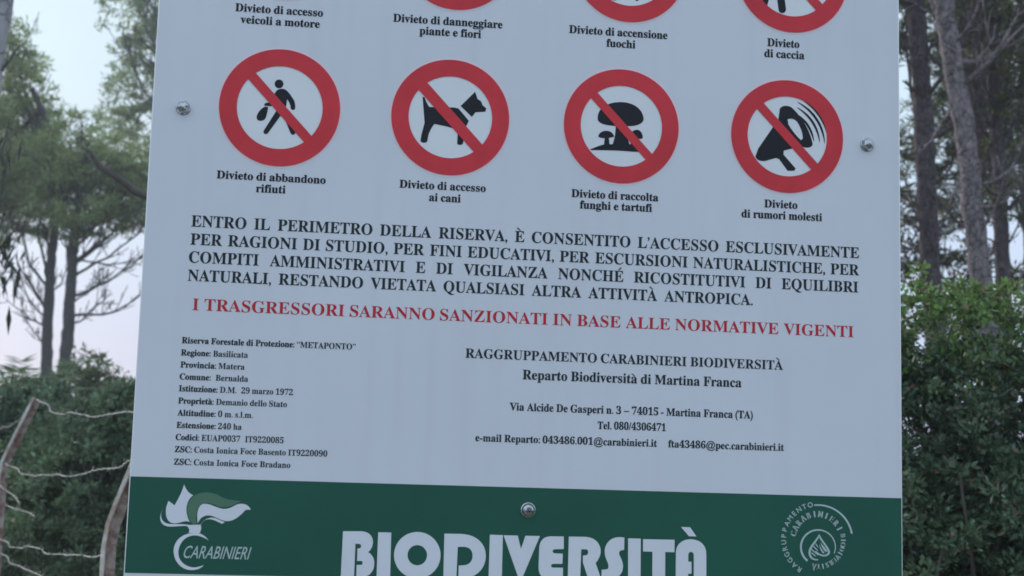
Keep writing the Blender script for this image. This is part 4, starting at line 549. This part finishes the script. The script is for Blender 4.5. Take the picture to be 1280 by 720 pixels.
# -- left: two slim pines with bare lower limbs, beyond the fence
KD = 1.6; D = 18*KD
cA = [E(-40, 120, D, 1.6, 1.76), E(12, 195, D, 1.2, 1.2), E(16, 70, D, 0.352, 0.8), E(45, 165, D+KD*.4, 0.8, 0.8), E(35, 250, D, 0.96, 0.448), E(-30, 230, D, 1.44, 0.8), E(20, 286, D, .4, .22), E(50, 290, D+.4, .3, .18), E(-15, 296, D, .5, .3)]
pine('slim pine with bare lower limbs left of the paired trunks', [at(57, 505, D), at(59, 420, D), at(63, 340, D), at(69, 270, D), at(66, 180, D), at(40, 110, D)], .131, .048, BARKF, cA, NEED_A, per=96, pr=.24, nb=54, ln=.14, wd=.028, minr=.007, twigs=9,
     limbs=[(at(60, 395, D), at(18, 318, D+0.8), 0.0352), (at(61, 360, D), at(30, 290, D-0.64), 0.032), (at(62, 345, D), at(50, 262, D+0.48), 0.032), (at(60, 410, D), at(5, 372, D+0.48), 0.0256), (at(63, 330, D), at(92, 262, D), 0.0288), (at(58, 430, D), at(30, 395, D+0.5), .02), (at(62, 370, D), at(85, 300, D+0.4), .02), (at(61, 400, D), at(25, 340, D-0.4), .024), (at(60, 385, D), at(38, 350, D+0.48), 0.0224)], nl=12)
D = 17.2*KD
cB = [E(92, 195, D, 0.992, 0.88), E(128, 220, D+KD*.3, 0.96, 0.672), E(160, 245, D, 0.672, 0.448), E(95, 262, D-KD*.3, 0.88, 0.32), E(190, 225, D+KD*.2, 0.96, 0.72), E(70, 230, D, 0.8, 0.64), E(118, 286, D, .32, .18), E(150, 280, D, .36, .2), E(82, 288, D-.4, .28, .16), E(176, 270, D, .34, .2)]
pine('slim pine with the right of the paired trunks, bare limbs spreading toward the board', [at(75, 512, D), at(84, 425, D), at(89, 350, D), at(93, 290, D), at(101, 230, D), at(110, 180, D)], .14, .048, BARKF, cB, NEED_A, per=96, pr=.24, nb=54, ln=.14, wd=.028, minr=.007, twigs=9,
     limbs=[(at(88, 395, D), at(186, 360, D+0.48), 0.0304), (at(89, 372, D), at(180, 318, D+0.32), 0.032), (at(90, 345, D), at(182, 285, D-0.32), 0.032), (at(91, 330, D), at(170, 255, D+0.48), 0.0352), (at(92, 310, D), at(140, 240, D), 0.032), (at(87, 405, D), at(128, 368, D-0.32), 0.0224), (at(90, 330, D), at(72, 262, D-0.48), 0.0256), (at(88, 380, D), at(135, 345, D+0.8), 0.0224), (at(91, 325, D), at(190, 330, D+0.96), 0.0224)], nl=12)
D = 25*KD
cC = [E(172, 40, D, 0.992, 1.52), E(150, 120, D, 0.8, 0.88), E(185, 150, D+KD*.5, 0.96, 1.12), E(160, -40, D, 1.28, 1.28), E(205, 60, D+KD*.6, 1.28, 1.6), E(135, 165, D-KD*.5, 0.64, 0.56), E(215, 220, D, 1.28, 1.28)]
pine('tall pale green pine showing against the sky at the upper left edge of the board', [at(255, 520, D), at(250, 400, D), at(244, 280, D), at(236, 160, D), at(222, 60, D), at(205, -20, D)], .208, .064, BARKF, cC, NEED_B, per=44, pr=.24, nb=44, ln=.15, wd=.04, minr=.008, nl=16)
# a nearer leaning trunk at the edge, with drooping long leaves
D = 9
fe = [at(-22, 640, D), at(-26, 420, D), at(-24, 240, D), at(-12, 100, D), at(6, -10, D), at(22, -90, D)]
o = empty('eucalyptus_tree', (fe[0][0], fe[0][1], 0), 'grey leaning trunk with drooping long leaves at the far left edge', 'tree'); loc = (fe[0][0], fe[0][1], 0)
mb = MB(); mb.tube(curve_path([fe[0]*np.array([1, 1, 0])-np.array([0, 0, .3])]+fe, 24, .004), [.095-.045*i/23 for i in range(24)], 12, rough=.1); rebase(mb, loc).build('trunk', BARKE, o, smooth=True)
for a, b, rr, tw in ((at(-12, 100, D), at(26, 55, D), .014, 2), (at(-25, 250, D), at(14, 150, D-.1), .012, 3), (at(-25, 330, D), at(20, 285, D-.3), .012, 6), (at(-24, 300, D), at(8, 180, D-.2), .01, 3)):
    bm = MB(); limb(bm, a, b, rr, tw); rebase(bm, loc).build('bough', TWIG, o, smooth=True)
cl = np.concatenate([np.array(at(10, 340, D-.2))+rng.normal(size=(46, 3))*np.array([.06, .08, .09]), np.array(at(-5, 300, D-.2))+rng.normal(size=(50, 3))*np.array([.07, .1, .10]), np.array(at(4, 180, D-.2))+rng.normal(size=(16, 3))*np.array([.03, .06, .1])])
cl = np.concatenate([cl, np.array(at(30, -150, D))+rng.normal(size=(900, 3))*np.array([.35, .35, .22]), np.array(at(-40, -120, D))+rng.normal(size=(600, 3))*np.array([.3, .3, .2])])
V = blades(cl, .13, .022, -2.2); quads_mesh('foliage', V-np.array(loc), EUCA, o)
# a dark dead bough coming out from behind the board
D = 10
pine('pine hidden behind the board whose dark bare bough slants out at its left edge', [at(300, 500, D), at(296, 380, D), at(290, 250, D), at(292, 120, D), at(290, 0, D)], .10, .05, TWIG, [E(300, -60, D, .7, .6), E(350, 20, D+.5, .6, .5)], NEED_D, per=50, pr=.2, nb=30, wd=.016, limbs=[(at(290, 270, D), at(103, 178, D-.3), .046)], nl=4, twigs=1)

# -- left shrubs
D = 16
shrub('small pale green shrub right of the paired trunks', at(120, 560, D), [E(116, 468, D, .24, .26), E(96, 480, D, .3, .3), E(132, 490, D, .3, .22)], BUSH_P, .06, .026, 300, .14, 44, stems=8)
D = 11
fr = empty('fan_palm', tuple(at(28, 560, D)*np.array([1, 1, 0])), 'low fan palm with arching fronds below the paired trunks', 'plant'); loc = np.array(fr.location)
Vs = []
for k in range(46):
    b = at(28+random.uniform(-22, 26), 505, D)+rng.normal(size=3)*np.array([.05, .35, .04]); an = random.uniform(0, 6.28); el = random.uniform(.15, .95); d = np.array([math.cos(an)*math.cos(el), math.sin(an)*math.cos(el), math.sin(el)]); L = random.uniform(.4, .68)
    sdv = np.cross(d, (0, 0, 1)); sdv /= np.linalg.norm(sdv)
    for t in np.linspace(.15, 1, 14):
        c = b+d*L*t-np.array([0, 0, .28*L*t*t]); 
        for sg in (-1, 1):
            dd = d*.7+sdv*sg*.7-np.array([0, 0, .35]); Vs.append(blades(np.array([c+dd*.07]), .17, .014, 0, .2, np.array([dd])*3))
quads_mesh('fronds', np.concatenate(Vs)-loc, BUSH_L, fr)
sm_ = MB(); sm_.tube([at(28, 640, D)*np.array([1, 1, 0])-np.array([0, 0, .2]), at(28, 560, D), at(28, 505, D)], [.12, .1, .08], 10, rough=.3); rebase(sm_, loc).build('trunk', BARKD, fr)
D = 8
shrub('tall green shrub behind the sagging wires beside the board', at(135, 660, D), [E(150, 568, D, .42, .28), E(118, 596, D, .42, .30), E(95, 610, D-.3, .45, .35), E(160, 610, D, .5, .45), E(205, 560, D, .5, .4), E(130, 690, D-.2, .55, .5), E(75, 560, D+.4, .3, .2), E(128, 512, D+.2, .10, .12), E(156, 498, D, .12, .10), E(100, 520, D, .12, .10)], BUSH_L, .032, .015, 720, .085, 80, stems=14)
D = 9
shrub('dark shrub behind the fence post at the far left', at(20, 650, D), [E(15, 540, D, .45, .30), E(55, 590, D, .45, .4), E(-20, 600, D, .5, .5), E(30, 680, D-.3, .6, .5), E(60, 520, D+.5, .3, .2)], BUSH_R, .055, .02, 420, .11, 60, stems=12)
# -- arching reeds low by the fence
for (px, py, d, k, lab) in ((80, 720, 5.2, 46, 'clump of arching reed leaves low behind the wires'), (30, 745, 5.6, 34, 'smaller clump of reed leaves left of the arching one')):
    b = at(px, py, d); o = empty('reed_clump', (b[0], b[1], 0), lab, 'plant', 'reed clumps along the fence'); Vs = []
    for i in range(k):
        p = np.array([b[0], b[1], 0])+rng.normal(size=3)*np.array([.10, .12, 0]); h = random.uniform(1.15, 1.56); an = random.uniform(0, 6.28); sp_r = random.uniform(.12, .4); w_ = random.uniform(.008, .015)
        sd_ = np.array([-math.sin(an), math.cos(an), 0])*w_; prev = p
        for j in range(1, 9):
            t = j/8; q = p+np.array([math.cos(an), math.sin(an), 0])*sp_r*t**2.2*1.2+np.array([0, 0, h*(t if t < .75 else .75+(t-.75)*.2-(t-.75)**2*2.0)])
            w0, w1 = 1-(j-1)/8*.9, 1-j/8*.9; Vs.append(np.array([[prev-sd_*w0, prev+sd_*w0, q+sd_*w1, q-sd_*w1]])); prev = q
    quads_mesh('leaves', np.concatenate(Vs)-np.array([b[0], b[1], 0]), REED, o)

# -- right: pine trunks and their canopy
D = 11
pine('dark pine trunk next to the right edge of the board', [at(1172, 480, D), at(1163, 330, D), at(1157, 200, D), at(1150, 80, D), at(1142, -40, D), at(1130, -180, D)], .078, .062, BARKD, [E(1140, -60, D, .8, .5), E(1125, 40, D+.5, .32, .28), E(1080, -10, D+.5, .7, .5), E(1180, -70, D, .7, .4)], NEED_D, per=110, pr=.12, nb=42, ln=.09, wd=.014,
     limbs=[(at(1168, 318, D), at(1120, 225, D-.3), .018), (at(1160, 120, D), at(1128, 100, D-.2), .02), (at(1157, 180, D), at(1215, 120, D+.2), .014), (at(1160, 300, D), at(1190, 255, D), .014), (at(1155, 90, D), at(1195, 10, D), .016), (at(1158, 230, D), at(1240, 300, D-.3), .014), (at(1152, 60, D), at(1240, 90, D-.4), .016), (at(1160, 260, D), at(1128, 330, D-.2), .010), (at(1156, 150, D), at(1130, 40, D-.2), .014), (at(1160, 240, D), at(1200, 160, D-.4), .012)], nl=5)
D = 9
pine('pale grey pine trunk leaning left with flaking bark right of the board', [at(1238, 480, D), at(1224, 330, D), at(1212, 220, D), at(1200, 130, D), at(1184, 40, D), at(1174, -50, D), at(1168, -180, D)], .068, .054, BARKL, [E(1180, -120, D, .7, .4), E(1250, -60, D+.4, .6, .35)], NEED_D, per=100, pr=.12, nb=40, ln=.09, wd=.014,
     limbs=[(at(1212, 215, D), at(1186, 255, D-.2), .010), (at(1200, 110, D), at(1275, 10, D-.2), .018), (at(1215, 260, D), at(1285, 205, D-.2), .016), (at(1195, 120, D), at(1150, 190, D-.2), .010), (at(1190, 60, D), at(1235, -20, D-.2), .014), (at(1214, 240, D), at(1290, 120, D-.3), .014), (at(1222, 300, D), at(1262, 220, D-.2), .010), (at(1207, 180, D), at(1216, 176, D-.05), .016), (at(1196, 96, D), at(1186, 92, D-.05), .014)], nl=3)
D = 13
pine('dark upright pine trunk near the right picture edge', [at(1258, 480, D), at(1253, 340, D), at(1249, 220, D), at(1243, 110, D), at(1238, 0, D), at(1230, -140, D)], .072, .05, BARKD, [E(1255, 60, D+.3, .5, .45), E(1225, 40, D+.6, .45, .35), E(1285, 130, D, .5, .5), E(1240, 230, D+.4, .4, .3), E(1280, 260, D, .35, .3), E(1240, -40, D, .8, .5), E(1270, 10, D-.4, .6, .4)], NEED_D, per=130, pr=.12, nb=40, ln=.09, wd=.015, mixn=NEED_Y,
     limbs=[(at(1247, 150, D), at(1268, 40, D-.3), .016), (at(1250, 240, D), at(1222, 140, D+.2), .018), (at(1251, 270, D), at(1290, 195, D), .02), (at(1252, 310, D), at(1285, 250, D-.2), .014), (at(1248, 200, D), at(1290, 60, D-.3), .020), (at(1246, 130, D), at(1190, 30, D-.2), .016), (at(1250, 250, D), at(1215, 210, D-.4), .012), (at(1251, 290, D), at(1225, 330, D-.2), .012), (at(1245, 90, D), at(1295, -10, D-.5), .018), (at(1246, 180, D), at(1215, 90, D), .014)], nl=16, twigs=10)
D = 16
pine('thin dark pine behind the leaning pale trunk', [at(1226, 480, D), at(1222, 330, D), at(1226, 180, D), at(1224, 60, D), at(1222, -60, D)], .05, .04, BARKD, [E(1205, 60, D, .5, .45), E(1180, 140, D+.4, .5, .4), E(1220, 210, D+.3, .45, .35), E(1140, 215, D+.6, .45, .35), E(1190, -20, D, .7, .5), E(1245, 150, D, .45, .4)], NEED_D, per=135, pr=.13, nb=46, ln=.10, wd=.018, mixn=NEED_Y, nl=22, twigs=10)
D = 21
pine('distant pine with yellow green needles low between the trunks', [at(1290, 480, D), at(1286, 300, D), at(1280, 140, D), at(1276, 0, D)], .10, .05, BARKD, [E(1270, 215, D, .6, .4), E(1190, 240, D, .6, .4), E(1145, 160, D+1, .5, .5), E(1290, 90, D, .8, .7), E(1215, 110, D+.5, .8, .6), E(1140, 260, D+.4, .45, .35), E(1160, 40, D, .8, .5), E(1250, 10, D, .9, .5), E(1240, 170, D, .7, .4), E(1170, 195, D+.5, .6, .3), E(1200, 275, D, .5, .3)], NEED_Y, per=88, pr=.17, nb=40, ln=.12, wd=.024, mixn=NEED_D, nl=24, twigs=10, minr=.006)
D = 15
shrub('broad brownish shrub behind the pine trunks on the right', at(1170, 640, D), [E(1140, 285, D, .38, .3), E(1180, 305, D, .35, .28), E(1215, 315, D+.3, .3, .25), E(1110, 310, D, .5, .5), E(1160, 370, D, .9, .5), E(1275, 375, D, .6, .35), E(1150, 240, D+.4, .3, .22), E(1060, 330, D, .6, .6)], NEED_D, .09, .022, 95, .14, 40, stems=14, dry=.12, inner=16)
# -- right shrub, close to the board
D = 4.2
shrub('dense dark green mastic bush right of the board with top leaves coloured as if sunlit', at(1220, 700, D), [E(1150, 418, D, .26, .20), E(1215, 440, D-.1, .26, .19), E(1275, 424, D, .26, .2), E(1130, 530, D-.1, .30, .28), E(1200, 560, D-.2, .32, .3), E(1280, 560, D-.1, .32, .32), E(1150, 690, D-.2, .36, .36), E(1240, 700, D-.3, .4, .36), E(1320, 660, D-.1, .4, .4), E(1060, 560, D+.2, .35, .4), E(1190, 860, D-.1, .5, .5), E(1290, 870, D-.1, .5, .5), E(1100, 860, D, .45, .5)],
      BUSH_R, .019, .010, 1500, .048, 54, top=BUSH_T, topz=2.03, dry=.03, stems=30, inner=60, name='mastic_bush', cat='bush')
# -- the wood that closes the view all round
cents = []
for k in range(1100):
    a = random.uniform(R(20), R(160)); dd = random.uniform(38, 60); cents.append((dd*math.cos(a), dd*math.sin(a), random.uniform(.1, 1)**.8*random.uniform(2.2, 3.4)))
cents = np.array(cents).repeat(26, 0); cents = cents+rng.normal(size=cents.shape)*np.array([.6, .6, .35])
o = quads_mesh('distant_wood', blades(cents, .7, .3, .1), BUSH_L); tag(o, 'low dark wood closing the view far behind the trees', 'wood', kind='stuff')

cents = []
for k in range(420):
    a = random.uniform(R(52), R(128)); dd = random.uniform(13, 34); cents.append((dd*math.cos(a), dd*math.sin(a), random.uniform(.1, 1)*random.uniform(.9, 1.9)))
cents = np.array(cents).repeat(60, 0); cents = cents+rng.normal(size=cents.shape)*np.array([.42, .42, .28])
o = quads_mesh('undergrowth', blades(cents, .16, .06, .2), BUSH_L); tag(o, 'low leafy undergrowth between the pines and the far wood', 'undergrowth', kind='stuff')

# ------------------------------------------------------------------ haze volume added in place of lens veil, lifts the far darks
hz = MB(); hz.box(-79, 79, -29, 79, -1.4, 15)
hm = bpy.data.materials.new('added_haze'); hm.use_nodes = True; t = hm.node_tree; t.nodes.remove(t.nodes['Principled BSDF'])
pv = N('ShaderNodeVolumePrincipled', t); pv.inputs['Color'].default_value = (.86, .92, 1, 1); pv.inputs['Density'].default_value = .0021; pv.inputs['Anisotropy'].default_value = .2
t.links.new(pv.outputs[0], t.nodes['Material Output'].inputs['Volume'])
o = hz.build('haze', hm); o['kind'] = 'stuff'; o['label'] = 'thin haze added to wash out the distant trees'; o['category'] = 'haze'
